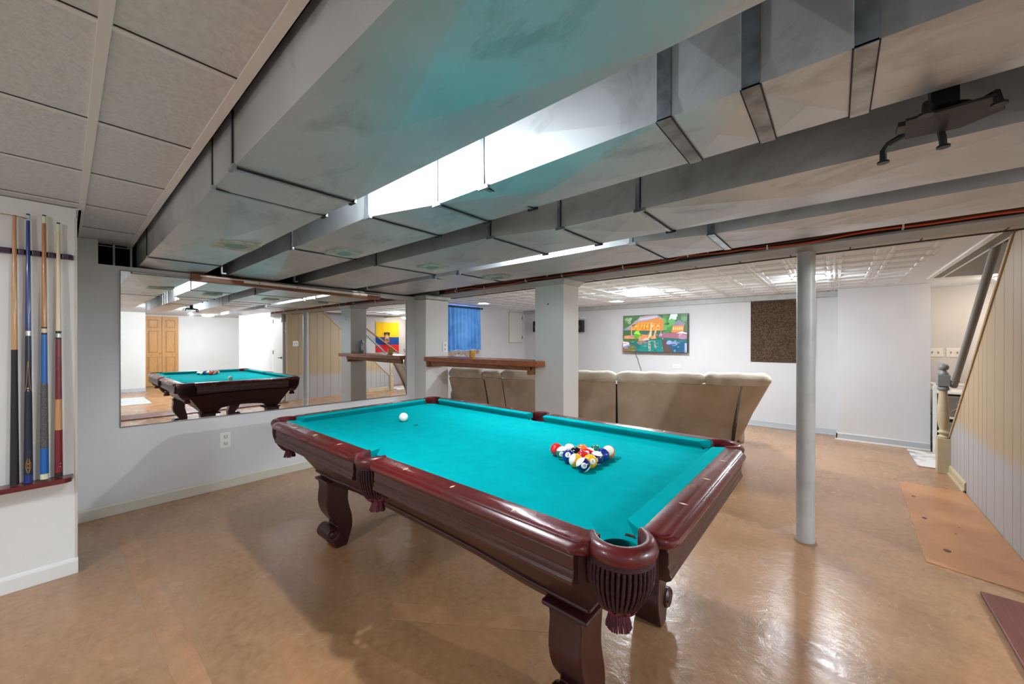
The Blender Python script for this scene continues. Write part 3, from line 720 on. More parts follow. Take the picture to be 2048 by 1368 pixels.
# cabinet, tapered, with arched lower edges
def cabinet():
    b = MB()
    xt0, xt1, yt0, yt1, zt = X0-.02, X1+.02, Y0-.035, Y1+.035, .705
    xb0, xb1, yb0, yb1, zb = -2.50, -.615, 1.075, 1.845, .425
    n = 24
    def side(P0t, P1t, P0b, P1b, arch):
        inn = []
        vs = []; fs = []
        for i in range(n+1):
            u = i/n; pt = Vector(P0t).lerp(Vector(P1t), u); pb = Vector(P0b).lerp(Vector(P1b), u)
            e = min(1, max(0, (u-.12)/.12)) if u < .5 else min(1, max(0, (.88-u)/.12))
            k = arch*(e*(.55+.45*math.sin(PI*min(1,max(0,(u-.12)/.76)))))
            pb2 = pb.lerp(pt, k)
            vs += [pt, pb2]
        c = (Vector(P0t)+Vector(P1t)+Vector(P0b)+Vector(P1b))/4; nrm = (Vector(P1t)-Vector(P0t)).cross(Vector(P0b)-Vector(P0t)).normalized()
        if nrm.dot(c-Vector((XM,YM,c.z))) > 0: nrm = -nrm
        m = len(vs); vs2 = [v+nrm*.025 for v in vs]; vs = vs+vs2
        for i in range(n):
            a, bq, cq, d = 2*i, 2*i+1, 2*i+3, 2*i+2
            fs += [(a,bq,cq,d), (a+m,d+m,cq+m,bq+m), (bq,bq+m,cq+m,cq), (a,d,d+m,a+m)]
        b.add(vs, fs, MAHOGD)
        # raised moulding lines
        for w_ in (.13, .80):
            pts = []
            for i in range(n+1):
                pt, pb2 = vs[2*i], vs[2*i+1]; pts.append(pt.lerp(pb2, w_)-nrm*.002)
            b.tube(pts, .007, MAHOGD, 8)
    T = [(xt0,yt0,zt),(xt1,yt0,zt),(xt1,yt1,zt),(xt0,yt1,zt)]; B = [(xb0,yb0,zb),(xb1,yb0,zb),(xb1,yb1,zb),(xb0,yb1,zb)]
    side(T[0],T[1],B[0],B[1],.16); side(T[1],T[2],B[1],B[2],.30); side(T[2],T[3],B[2],B[3],.16); side(T[3],T[0],B[3],B[0],.30)
    b.box(X0+.02, X1-.02, Y0+.02, Y1-.02, .69, .756, MAHOGD)
    return b.build('cabinet', tb, bevel=.0)
cabinet()
# legs
def leg(cx, yf, sg):
    """cx centre x, yf = foot y, sg = outward y direction (-1 front, +1 back)"""
    outer = [(.085,.425),(.080,.385),(.086,.340),(.088,.300),(.080,.255),(.064,.215),(.044,.185),(.028,.165),(.016,.148)]
    curl = [(.045+.044*math.cos(math.radians(a)), .098+.046*math.sin(math.radians(a))) for a in (128,100,70,40,10,-20,-50,-80,-100)]
    bottom = [(.034,.030),(.026,.006),(.020,.0),(-.040,.0),(-.050,.010)]
    inner = [(-.060,.040),(-.070,.070),(-.080,.105),(-.083,.140),(-.077,.190),(-.064,.235),(-.053,.285),(-.053,.330),(-.060,.380),(-.062,.425)]
    prof = outer+curl+bottom+inner
    h = .0625
    o = MB()
    pts = [(yf+sg*r, z) for r, z in prof]
    o.prism(pts, 0, cx-h, cx+h, MAHOGD, smooth=True)
    lg = o.build('leg', tb, bevel=.006)
    for sd in (-1, 1):      # scroll rosettes on both faces
        s_ = MB()
        c = (cx+sd*h, yf+sg*.045, .098)
        s_.lathe([(.045,-.012*sd),(.045,.004*sd),(.039,.010*sd),(.032,.007*sd),(.025,.005*sd),(.019,.011*sd),(.010,.014*sd),(.001,.014*sd)], c, MAHOGD, 28, axis=0)
        s_.build('scroll', lg)
    k = MB(); k.box(cx-.087, cx+.087, yf-.105 if sg > 0 else yf-.105+.01, yf+.105-.01 if sg > 0 else yf+.105, .425, .443, MAHOGD); k.build('leg_cap', lg, bevel=.008)
    k = MB(); k.box(cx-.05, cx+.05, yf-.035, yf+.035, -.0005, .004, BARLOW); k.build('foot_pad', lg)
for cx in (-2.445, -.664):
    leg(cx, 1.125, -1); leg(cx, 1.795, 1)

# pockets: leather collar, net and tassel
def pocket(cx, cy, ang, half, R_=.0725, zt=ZR+.002, scale=1.0, zbot=.625, ncord=34):
    """ang: outward direction in degrees, half: half sweep of the collar"""
    p = MB(); n = 26; rings = []
    A0, A1 = ang-half, ang+half
    sec = [(-.0165, ZR-.002), (-.012, zt+.001), (-.003, zt+.0025), (.006, zt-.001), (.0145, zt-.010), (.018, zt-.022), (.0155, zt-.033), (.008, zt-.041), (-.010, zt-.042), (-.0165, zt-.036), (-.0165, zt-.018)]
    for i in range(n+1):
        a = math.radians(A0+(A1-A0)*i/n); e = min(i, n-i)/n; s = 1.0 if e > .10 else (.86+.14*e/.10)
        rings.append([(cx+(R_+q*s)*math.cos(a), cy+(R_+q*s)*math.sin(a), z) for q, z in sec])
    p.loft(rings, LEATH, smooth=True)
    # ears running to the rail ends
    pk = p.build('pocket', tb)
    l = MB(); rr = R_-.014; vs = []; m = 30     # inner liner
    prof = [(rr+.0, ZR-.004),(rr-.002, ZB-.01),(rr-.008, ZB-.055)]
    lr = []
    for r, z in prof:
        lr.append([(cx+r*math.cos(math.radians(A0+(A1-A0)*i/m)), cy+r*math.sin(math.radians(A0+(A1-A0)*i/m)), z) for i in range(m+1)]+[(cx+(r+.003)*math.cos(math.radians(A1+(A0-A1)*i/m)), cy+(r+.003)*math.sin(math.radians(A1+(A0-A1)*i/m)), z) for i in range(m+1)])
    l.loft(lr, LEATH, smooth=True, caps=True); l.build('liner', pk)
    # net
    nt = MB(); ztop = zt-.040; zk = zbot+.030
    fx, fy = math.cos(math.radians(ang)), math.sin(math.radians(ang))
    def net_pt(th, t):      # t 0 top .. 1 lower ring
        r = (R_+.004)*(1-t)**.9+.050*t+.012*math.sin(PI*t); r = r*scale if t > 0 else r
        ccx = cx-fx*.012*t; ccy = cy-fy*.012*t
        return (ccx+r*math.cos(th), ccy+r*math.sin(th), ztop+(zk-ztop)*t)
    for i in range(ncord):
        th = math.radians(ang-150+300*i/(ncord-1))
        tw = random.uniform(-.02,.02)
        pts = [net_pt(th+tw*t, t) for t in [j/10 for j in range(11)]]
        nt.tube(pts, [.0046 if j % 2 else .0037 for j in range(11)], CORD, 6)
    lb = MB(); lb.loft([[(net_pt(2*PI*i/24, t)[0]*.9+cx*.1, net_pt(2*PI*i/24, t)[1]*.9+cy*.1, net_pt(0, t)[2]) for i in range(24)] for t in (0,.2,.4,.6,.8,.9)], mat('net_cord_shade', (.10,.035,.055), .9), smooth=True, caps=False); lb.build('net_shade_bag', pk)  # dark inner bag stands in for the shade between the net cords
    # woven band at the top
    for dz in (0,.005,.010):
        nt.tube([(cx+(R_+.009-dz*.15)*math.cos(math.radians(ang-150+300*i/30)), cy+(R_+.009-dz*.15)*math.sin(math.radians(ang-150+300*i/30)), ztop+.002-dz) for i in range(31)], .0036, CORD, 6)
    nt.build('net', pk)
    # lower diamonds and knots
    kn = MB(); m = 7; zl = zbot
    for i in range(m):
        th = 2*PI*i/m
        for s in (-1, 1):
            pts = []
            for j in range(7):
                t = j/6; r = .050*scale+.008*math.sin(PI*t)-.026*t; th2 = th+s*(PI/m)*math.sin(PI*t/2*1.0)*1.0
                pts.append((cx-fx*.012+r*math.cos(th2), cy-fy*.012+r*math.sin(th2), zk+.006+(zl-zk)*t))
            kn.tube(pts, .0048, LEATH, 6)
    kn.build('net_knot', pk)
    ts = MB(); m = 30
    for i in range(m):
        th = 2*PI*i/m; r0 = .014; r1 = .030+random.uniform(-.002,.003)
        ts.tube([(cx-fx*.012+r0*math.cos(th), cy-fy*.012+r0*math.sin(th), zl+.012), (cx-fx*.012+(r0+r1)/2*math.cos(th), cy-fy*.012+(r0+r1)/2*math.sin(th), zl-.008), (cx-fx*.012+r1*math.cos(th), cy-fy*.012+r1*math.sin(th), zl-.036+random.uniform(-.003,.003))], .0030, FRINGE, 5)
    ts.lathe([(.016,.016),(.019,.006),(.014,-.004)], (cx-fx*.012, cy-fy*.012, zl), FRINGE, 16)
    ts.build('tassel', pk)
for ix in (-1, 1):
    for iy in (-1, 1):
        ang = math.degrees(math.atan2(iy, ix))
        pocket((X1+cc) if ix > 0 else (X0-cc), (Y1+cc) if iy > 0 else (Y0-cc), ang, 112)
for iy in (-1, 1):
    pocket(XM, (Y1+.062) if iy > 0 else (Y0-.062), 90*iy, 100, R_=.0655, zbot=.617)

# ------------------------------------------------------------------ BALLS
RB = .02858
IVORY = mat('ball_ivory', (.93,.91,.86), .12, coat=.5)
def ball(label, x, y, col=None, stripe=False, num=None, spot=None, ax=None, group='racked pool balls', name='pool_ball'):
    c = (0,0,0); z = ZB+RB
    t = thing(name, label, 'pool ball', (x, y, ZB), group)
    o = Vector((x, y, z))
    base = IVORY if (stripe or col is None) else col
    b = MB(); b.sphere(o, RB, base, 36, 24); b.build('ball_body', t)
    if stripe:
        # band around axis ax
        ax = Vector(ax).normalized(); u = ax.orthogonal().normalized(); v = ax.cross(u)
        rings = []
        for k in range(13):
            h = -.56+1.12*k/12; r = math.sqrt(1-h*h)
            rings.append([o+ax*(h*RB*1.006)+(u*math.cos(2*PI*i/40)+v*math.sin(2*PI*i/40))*(r*RB*1.006) for i in range(40)])
        b = MB(); b.loft(rings, col, smooth=True, caps=False); b.build('stripe', t)
    if num and spot:
        d = Vector(spot).normalized(); u = d.cross(Vector((0,0,1))).normalized()*-1; v = d.cross(u)*-1
        if v.z < 0: v = -v
        vs = []; n = 24
        rings = []
        for k in range(1, 5):
            a = math.radians(23*k/4); rings.append([o+d*(RB*1.012*math.cos(a))+(u*math.cos(2*PI*i/n)+v*math.sin(2*PI*i/n))*(RB*1.012*math.sin(a)) for i in range(n)])
        b = MB(); b.loft(rings, WHITE, smooth=True, caps=False); b.add(rings[0], [tuple(range(n))], WHITE)
        b.build('number_spot', t)
        cu = bpy.data.curves.new('num', 'FONT'); cu.body = str(num); cu.size = .0135 if num > 9 else .017; cu.align_x = 'CENTER'; cu.align_y = 'CENTER'; cu.extrude = .0003
        tmp = bpy.data.objects.new('num', cu); COL.objects.link(tmp)
        dg = bpy.context.evaluated_depsgraph_get(); dg.update()
        me = bpy.data.meshes.new_from_object(tmp.evaluated_get(dg)); bpy.data.objects.remove(tmp)
        me.materials.clear(); me.materials.append(BLACK)
        no = bpy.data.objects.new('number', me); COL.objects.link(no); no.parent = t
        w = d; uu = v.cross(w); 
        M_ = Matrix(((uu.x,v.x,w.x,0),(uu.y,v.y,w.y,0),(uu.z,v.z,w.z,0),(0,0,0,1)))
        no.matrix_local = Matrix.Translation(o+d*(RB*1.014)-Vector((x,y,ZB))) @ M_
    return t
def pc(n, c): return mat('ball_'+n, c, .12, coat=.6)
ax0, ay0 = -.764, 1.334
ua = Vector((-.012,1,0)).normalized()*.0573; va = Vector((-.874,.486,0)).normalized()*.0573
def bp_(i, j): p = Vector((ax0, ay0, 0))+ua*i+va*j; return p.x, p.y
TC = (.45,-.80,.40)    # towards the camera
NAVY = pc('navy', (.05,.11,.36)); YEL = pc('yellow', (.95,.68,.10)); BLU = pc('blue', (.05,.18,.52)); PUR = pc('violet', (.13,.12,.38)); RED = pc('red', (.85,.10,.10)); ORA = pc('orange', (.95,.45,.22)); GRN = pc('green', (.10,.45,.38)); MAR = pc('maroon', (.45,.08,.10)); BLK = pc('black', (.03,.04,.06))
ball('navy striped ball at the front tip of the rack', *bp_(0,0), NAVY, True, 10, (.55,-.72,.18), (-.55,-.45,.75))
ball('plain yellow ball second in the right edge of the rack', *bp_(1,0), YEL, False, 1, (.78,-.58,.30))
ball('violet blue striped ball in the middle of the rack right edge', *bp_(2,0), PUR, True, 12, (.30,-.93,-.05), (.15,.10,.98))
ball('plain royal blue ball fourth in the right edge of the rack', *bp_(3,0), BLU, False)
ball('mostly white ball with orange stripe at the right back corner of rack', *bp_(4,0), ORA, True, None, None, (.25,-.72,.55))
ball('yellow striped ball second in the left edge of the rack', *bp_(0,1), YEL, True, None, None, (-.55,-.70,.45))
ball('plain blue ball with white number spot in the rack left edge middle', *bp_(0,2), BLU, False, 2, (.30,-.78,.52))
ball('green striped ball fourth in the left edge of the rack', *bp_(0,3), GRN, True, 14, (.42,-.88,.05), (-.10,-.12,.98))
ball('plain bright red ball at the left corner of the rack', *bp_(0,4), RED, False)
ball('plain red ball behind the two yellow balls of the rack', *bp_(1,1), pc('deep_red', (.78,.12,.14)), False)
ball('white ball with a red stripe in the middle of the rack', *bp_(2,1), RED, True, 11, (.1,-.9,.35), (.2,.5,.8))
ball('black ball in the centre of the rack', *bp_(1,2), BLK, False, 8, (.9,.2,.4))
ball('plain green ball in the back row of the rack', *bp_(3,1), GRN, False)
ball('plain orange ball in the back row of the rack', *bp_(2,2), ORA, False)
ball('mostly white ball with a maroon stripe beside the black ball', *bp_(1,3), MAR, True, None, None, (.4,-.6,.62))
ball('white cue ball alone near the far left of the cloth', -2.128, 1.418, None, group=None, name='cue_ball')

# ------------------------------------------------------------------ BAR
bar = thing('bar_counter', 'rough wooden bar shelf fixed between the two white pillars', 'bar', (-3.0, 3.0, .98))
b = MB(); b.prism([(-3.86,2.86),(-2.131,2.855),(-2.131,2.999),(-2.258,2.999),(-2.258,3.22),(-3.898,3.22),(-3.898,2.91)], 2, 1.060, 1.112, BARTOP); b.build('slab', bar, bevel=.004)
b = MB(); b.prism([(-3.80,1.000),(-2.262,1.018),(-2.262,1.058),(-3.80,1.058)], 1, 2.925, 2.955, BARLOW); b.build('apron_board', bar, bevel=.002)
b = MB(); b.box(-2.30,-2.262,2.93,3.20,.975,1.058,BARLOW); b.build('support_block', bar, bevel=.002)
b = MB(); b.box(-3.898,-3.86,2.93,3.20,.985,1.058,BARLOW); b.build('support_block', bar, bevel=.002)
t = thing('candle', 'small gold glass candle jar standing on the bar', 'candle', (-3.25,3.10,1.112))
GG = mat('gold_glass', (.80,.60,.25), .2, metal=.55, var=(.9,.72,.4), vscale=40); b = MB()
b.lathe([(.034,0),(.038,.004),(.039,.08),(.039,.085),(.035,.085),(.034,.02)], (-3.25,3.10,1.112), GG, 28); b.build('jar', t)
b = MB(); b.lathe([(.033,0),(.033,.05),(.002,.052)], (-3.25,3.10,1.118), mat('candle_wax', (.93,.84,.62), .5), 20); b.build('wax', t)
t = thing('bottle', 'grey blue bottle on the bar against the middle pillar, seen in mirror', 'bottle', (-2.345,3.15,1.112))
BB = mat('grey_blue_plastic', (.45,.55,.60), .35); b = MB()
b.lathe([(.034,0),(.037,.006),(.037,.05),(.034,.085),(.037,.12),(.037,.16),(.028,.195),(.016,.21),(.002,.212)], (-2.315,3.15,1.112), BB, 24); b.build('bottle_body', t)
b = MB(); b.box(-2.3515,-2.349,3.13,3.17,1.15,1.26,WHITE); b.build('white_label', t)
t = thing('wine_glass', 'small clear stemmed glass on the left end of the bar', 'glass', (-3.55,3.15,1.112))
GL = mat('clear_glass', (.95,.97,.97), .03, trans=1.0); b = MB()
b.lathe([(.022,0),(.022,.002),(.003,.004),(.003,.035),(.014,.045),(.021,.06),(.020,.082),(.0185,.082),(.0195,.06),(.012,.047),(.001,.044)], (-3.55,3.15,1.112), GL, 20, caps=False); b.build('glass_bowl', t)

# ------------------------------------------------------------------ SOFA
def sofa():
    A = Vector((-3.82,3.23,0)); B = Vector((-.538,4.80,0)); u = (B-A).normalized(); n = Vector((u.y,-u.x,0)); L_ = (B-A).length
    t = thing('reclining_sofa', 'long tan microsuede reclining sofa seen from behind the bar', 'sofa', tuple((A+B)/2-n*.3))
    def P(s, d, z): q = A+u*s+n*d; return (q.x, q.y, z)
    # back cross section: (d, z) d>0 toward camera
    def back(s0, s1, name, dz=0.0, inset=.0, shrink=0.0):
        b = MB(); rings = []
        m = 8
        for k in range(m+1):
            w = k/m; s = s0+(s1-s0)*w
            e = min(w, 1-w); pf = 1-(max(0, .12-e)/.12)**2*.5
            sec = [(-.34,.10),(-.28,.30),(-.20,.50),(-.10,.70),(-.03,.825+dz),(-.045,.835+dz),(-.12,.80),(-.42,.45),(-.44,.10)]
            rr = []
            for d, z in sec:
                ss = s + (0 if z > .6 else 0)
                puff = .018*math.sin(PI*w)*(1 if d > -.3 and z > .15 else 0)
                sh = shrink*(1-z/.85)*(w-.5)*2 if z < .85 else 0
                rr.append(P(ss-sh, d+puff-inset-.010*(1-pf)*2, z))
            rings.append(rr)
        b.loft(rings, SUEDE, smooth=True); return b.build(name, t)
    def roll(s0, s1, h=.955, name='head_roll'):
        b = MB(); rings = []; m = 14
        for k in range(m+1):
            w = k/m; s = s0+(s1-s0)*w
            e = min(w, 1-w); f = (1-(max(0, .10-e)/.10)**2)**.5 if e < .10 else 1; f = max(f, .55)
            wob = .006*math.sin(s*23)+.004*math.sin(s*51)
            sec = []
            for a in range(0, 360, 24):
                g = math.radians(a); d = -.085+.088*math.cos(g)*f; z = (.885+wob*.6)+(h-.885)*math.sin(g)*f*(1 if math.sin(g) > 0 else .9)
                sec.append(P(s, d+.01, z))
            rings.append(sec)
        b.loft(rings, SUEDEL, smooth=True); return b.build(name, t)
    b = MB(); b.loft([[P(.0,-.40,.12),P(3.36,-.40,.12),P(3.36,-.43,.12),P(.0,-.43,.12)],[P(.0,-.085,.80),P(3.36,-.085,.80),P(3.36,-.12,.80),P(.0,-.12,.80)]], mat('sofa_seam_shade', (.16,.13,.10), .95), smooth=False); b.build('seam_filler', t)  # dark slab added as painted shade in the seams between back panels
    secs = [(-.02,.449),(.462,.690),(.704,2.088),(2.102,3.715)]
    back(-.02,.449,'back_panel'); back(.462,.690,'console_back', dz=.01, inset=.012); back(.704,1.40,'back_panel'); back(1.41,2.088,'back_panel'); back(2.102,3.39,'back_panel', shrink=.02)
    # right end wing
    b = MB(); rings = []
    for d0, d1, z, s in ((-.33,-.50,.10,3.44),(-.25,-.46,.30,3.50),(-.17,-.40,.50,3.555),(-.08,-.33,.70,3.62),(-.02,-.24,.84,3.665)):
        rings.append([P(3.405,d0+.005,z),P(s-.03,d0-.002,z),P(s,d0-.03,z),P(s-.01,(d0+d1)/2,z),P(s-.04,d1,z),P(3.405,d1,z)])
    b.loft(rings, SUEDE, smooth=True); b.build('end_wing', t)
    b = MB(); b.add([P(3.398,-.335,.12),P(3.45,-.33,.12),P(3.42,-.22,.38),P(3.402,-.225,.38)], [(0,1,2,3)], BLACK); b.add([P(3.398,-.36,.12),P(3.45,-.36,.12),P(3.42,-.25,.38),P(3.402,-.25,.38)], [(0,3,2,1)], BLACK); b.build('open_slit', t)
    roll(-.02,.46); roll(.455,.70,.935,'console_roll'); roll(.695,1.41); roll(1.40,2.10); roll(2.09,3.05,.958); roll(3.03,3.675,.965)
    # seats, arms, base on the far side
    b = MB()
    for s0, s1 in ((.0,.449),(.704,1.40),(1.41,2.088),(2.102,2.90),(2.91,3.41)):
        b.loft([[P(s0,-.42,.20),P(s1,-.42,.20),P(s1,-.42,.46),P(s0,-.42,.46)], [P(s0,-.98,.18),P(s1,-.98,.18),P(s1,-.98,.46),P(s0,-.98,.46)]], SUEDE, smooth=False)
    b.build('seat', t, bevel=.03)
    for s0, s1 in ((-.16,-.02),(3.40,3.54)):
        b = MB(); b.loft([[P(s0,-.36,.10),P(s1,-.36,.10),P(s1,-.36,.62),P(s0,-.36,.62)], [P(s0,-1.02,.10),P(s1,-1.02,.10),P(s1,-1.02,.60),P(s0,-1.02,.60)]], SUEDE, smooth=False); b.build('arm', t, bevel=.05)
    for s in (.1,1.3,2.2,3.36):
        for d in (-.40,-.92):
            b = MB(); q = P(s,d,0); b.lathe([(.022,0),(.025,.12)], q, BLACK, 12); b.build('foot', t)
    b = MB(); b.tube([P(3.44,-.34,.30),P(3.45,-.33,.20),P(3.465,-.33,.12),P(3.45,-.34,.07),P(3.47,-.34,.03)], .004, mat('brown_strap', (.33,.22,.15), .7), 6); b.build('loose_strap', t)
sofa()

# ------------------------------------------------------------------ TV, CARPET PANEL, SPEAKERS, CABINET, CURTAIN
def tv():
    x0, x1, z0, z1, yy = -3.063, -1.912, 1.107, 1.783, 6.86
    t = thing('television', 'flat television showing a thatched poolside hut, mounted on back wall', 'television', ((x0+x1)/2, 6.88, z0))
    b = MB(); b.box(x0, x1, yy, yy+.035, z0, z1, BLACK); b.box(x0+.3, x1-.3, yy+.035, 6.93, z0+.15, z1-.15, BLACK); b.build('housing', t, bevel=.003)
    W, H = x1-x0-.014, z1-z0-.014
    b = MB()
    def px(u, v, lay): return (x0+.007+u*W, yy-.0006-.00025*lay, z0+.007+v*H)
    lay = [0]
    def poly(pts, c, e=1.0):
        lay[0] += 1; key = 'screen_%02d' % (len([k for k in MATS if k.startswith('screen_')]))
        for k in list(MATS):
            if k.startswith('screen_') and MATS[k].get('c') == str(c): m = MATS[k]; break
        else:
            m = mat(key, (.02,.02,.02), .35, emit=c, estr=.42); m['c'] = str(c)
        b.add([px(u, v, lay[0]) for u, v in pts], [tuple(range(len(pts)))], m)
    rnd = random.Random(3)
    def blob(cu, cv, ru, rv, c, n=10, j=.25): poly([(min(.999,max(.001,cu+ru*math.cos(2*PI*i/n)*(1+rnd.uniform(-j,j)))), min(.999,max(.001,cv+rv*math.sin(2*PI*i/n)*(1+rnd.uniform(-j,j))))) for i in range(n)], c)
    poly([(0,0),(1,0),(1,1),(0,1)], (.28,.42,.28))
    for k in range(80): blob(rnd.uniform(.02,.98), rnd.uniform(.50,.97), rnd.uniform(.02,.05), rnd.uniform(.02,.06), rnd.choice([(.20,.34,.22),(.36,.50,.34),(.30,.45,.28),(.50,.60,.46),(.58,.66,.54)]))
    poly([(.73,.84),(.86,.86),(.86,1),(.76,1)], (.80,.92,.98))
    for k in range(8): blob(rnd.uniform(.62,.80), rnd.uniform(.6,.85), .045, .08, rnd.choice([(.30,.55,.28),(.38,.66,.35)]))
    for k in range(5): blob(rnd.uniform(.88,.98), rnd.uniform(.78,.95), .05, .07, rnd.choice([(.24,.42,.28),(.38,.55,.40)]))
    poly([(.02,.60),(.15,.60),(.15,.66),(.05,.68)], (.55,.52,.60)); poly([(0,.42),(.3,.42),(.3,.60),(0,.60)], (.25,.38,.26))
    poly([(.10,.60),(.28,.86),(.36,.99),(.56,1.0),(.66,.85),(.655,.58),(.60,.56),(.12,.60)], (.80,.52,.28))   # lit underside
    poly([(.14,.60),(.60,.58),(.60,.74),(.45,.80),(.25,.80)], (.93,.60,.24))
    for k in range(7): poly([(.20+.055*k,.60),(.215+.055*k,.60),(.245+.05*k,.78),(.235+.05*k,.78)], (.70,.40,.16))
    for k in range(5): blob(.22+.09*k, .70, .016, .02, (1.0,.80,.42))
    poly([(.06,.66),(.20,.84),(.30,.97),(.56,1.0),(.67,.86),(.55,.93),(.42,.86),(.28,.83),(.17,.74),(.10,.64)], (.62,.58,.64))
    poly([(.28,.92),(.55,.97),(.57,.93),(.40,.88),(.26,.86)], (.74,.71,.76))
    poly([(.12,.42),(.62,.42),(.62,.58),(.12,.58)], (.24,.42,.36))
    for cx, w in ((.135,.014),(.26,.012)): poly([(cx,.44),(cx+w,.44),(cx+w,.70),(cx,.70)], (.92,.62,.38))
    poly([(.41,.38),(.47,.38),(.475,.58),(.49,.80),(.46,.80),(.45,.58)], (.96,.74,.58)); poly([(.50,.42),(.53,.42),(.565,.72),(.545,.72)], (.95,.68,.46)); poly([(.61,.42),(.625,.42),(.62,.62),(.61,.62)], (.60,.55,.50))
    poly([(.78,.70),(.88,.85),(.98,.74),(.96,.70)], (.52,.48,.58)); poly([(.77,.52),(.95,.52),(.96,.70),(.80,.70)], (.85,.50,.28))
    for k in range(5): poly([(.80+.03*k,.58),(.815+.03*k,.58),(.815+.03*k,.66),(.80+.03*k,.66)], (1.0,.86,.55))
    poly([(.02,.36),(.40,.36),(.42,.46),(.30,.48),(.02,.44)], (.88,.54,.36)); poly([(.12,.40),(.3,.42),(.3,.47),(.12,.45)], (.60,.52,.58))
    poly([(.58,.40),(1,.34),(1,.50),(.86,.52),(.58,.48)], (.62,.40,.48)); blob(.93,.40,.06,.07,(.68,.52,.62)); blob(.61,.46,.03,.03,(.76,.62,.80)); poly([(.85,.50),(.93,.54),(1,.50),(1,.48)], (.93,.96,1.0))
    for c_, cu, cv in (((.45,.72,.20),.25,.47),((.58,.85,.25),.24,.50),((.38,.62,.18),.23,.42)): blob(cu, cv, .045, .07, c_)
    poly([(.25,.30),(.30,.38),(.34,.40),(.34,.30)], (.70,.55,.45)); blob(.31,.34,.045,.05,(.74,.60,.50)); blob(.39,.33,.05,.05,(.86,.72,.62)); blob(.5,.39,.05,.04,(.90,.60,.42))
    poly([(0,0),(1,0),(1,.34),(.60,.37),(.45,.33),(.25,.28),(.1,.24),(0,.22)], (.12,.42,.44))
    poly([(.25,0),(.68,0),(.62,.34),(.46,.32),(.30,.20)], (.16,.50,.48)); poly([(.70,0),(1,0),(1,.26),(.76,.30)], (.12,.36,.50))
    poly([(0,0),(.22,0),(.20,.16),(.10,.22),(0,.20)], (.50,.38,.26)); blob(.16,.10,.07,.08,(.42,.42,.20)); poly([(0,.12),(.11,.20),(.10,.26),(0,.28)], (.92,.80,.80)); poly([(0,.10),(.12,.16),(.11,.21),(0,.14)], (.55,.60,.78))
    poly([(.66,0),(.80,0),(.70,.32),(.63,.33)], (.38,.30,.30)); blob(.29,.25,.045,.05,(.60,.48,.42)); blob(.37,.26,.04,.03,(.56,.46,.44)); blob(.74,.25,.045,.06,(.60,.66,.85)); blob(.82,.22,.04,.06,(.55,.60,.80))
    poly([(.42,.03),(.46,.03),(.46,.30),(.42,.30)], (.60,.66,.60)); poly([(.52,.12),(.55,.10),(.53,.30),(.51,.30)], (.62,.64,.56)); poly([(.97,0),(1,0),(1,.24),(.97,.24)], (.68,.70,.88))
    for k in range(45): blob(rnd.uniform(.03,.97), rnd.uniform(.02,.30), rnd.uniform(.01,.04), rnd.uniform(.004,.014), rnd.choice([(.22,.60,.58),(.16,.36,.38),(.45,.62,.66),(.60,.62,.72),(.50,.44,.38)]))
    for k in range(40): blob(rnd.uniform(.14,.64), rnd.uniform(.60,.80), rnd.uniform(.004,.018), rnd.uniform(.006,.016), rnd.choice([(.98,.72,.34),(.70,.40,.18),(.86,.52,.26)]))
    for k in range(30): blob(rnd.uniform(.02,.98), rnd.uniform(.34,.50), rnd.uniform(.006,.02), rnd.uniform(.008,.022), rnd.choice([(.72,.50,.48),(.40,.46,.34),(.86,.70,.62),(.60,.48,.58)]))
    b.build('screen_picture', t)
    b = MB(); b.tube([(-2.84,6.89,1.107),(-2.83,6.90,1.03),(-2.80,6.905,.98),(-2.79,6.91,.90),(-2.75,6.915,.80),(-2.73,6.915,.62)], .004, BLACK, 6); b.build('power_cord', t)
tv()
b = MB(); b.box(-1.008, -.22, 6.915, 6.929, .99, 1.921, mat('brown_carpet', (.36,.28,.21), .95, var=(.22,.16,.12), vscale=60, vdetail=8, bump=1.0, bscale=120, stretch=(1,1,1), contrast=(.4,.6)))
tag(b.build('carpet_panel', bevel=.004), 'brown carpet square hung on the back wall right of the television', 'carpet')
def speaker(label, x, z):
    t = thing('wall_speaker', label, 'speaker', (x, 6.85, z-.12), 'speakers on the back wall')
    b = MB(); b.box(x-.10, x+.10, 6.78, 6.90, z-.12, z+.12, BLACK); b.box(x-.02,x+.02,6.90,6.93,z-.03,z+.03,BLACK); b.build('cabinet', t, bevel=.006)
    b = MB(); b.lathe([(.001,-.012),(.05,-.006),(.058,-.006),(.06,0)], (x,6.78,z-.02), mat('speaker_cone_grey', (.30,.30,.31), .5), 24, axis=1); b.build('cone', t)
speaker('black wall speaker peeking out on the right side of the middle pillar', -4.02, 1.615); speaker('black wall speaker mostly hidden behind the middle pillar', -5.06, 1.63)
b = MB(); b.box(-4.02,-3.92,6.90,6.93,1.765,1.80,WHITE); tag(b.build('wall_sensor'), 'small white box on the wall above the speaker', 'sensor')
t = thing('wall_cabinet', 'flush white wall cabinet door near the far left corner', 'cabinet', (-5.5,6.58,1.27))
b = MB(); b.box(-5.5,-5.485,6.36,6.80,1.28,1.945,WALLW); b.build('door', t, bevel=.003)
b = MB(); b.box(-5.5,-5.4935,6.345,6.815,1.265,1.96,GREYP); b.build('frame', t)
for z in (1.39,1.84):
    b = MB(); b.box(-5.486,-5.479,6.795,6.815,z-.035,z+.035,mat('hinge_grey', (.35,.35,.35), .4, metal=.6)); b.build('hinge', t)
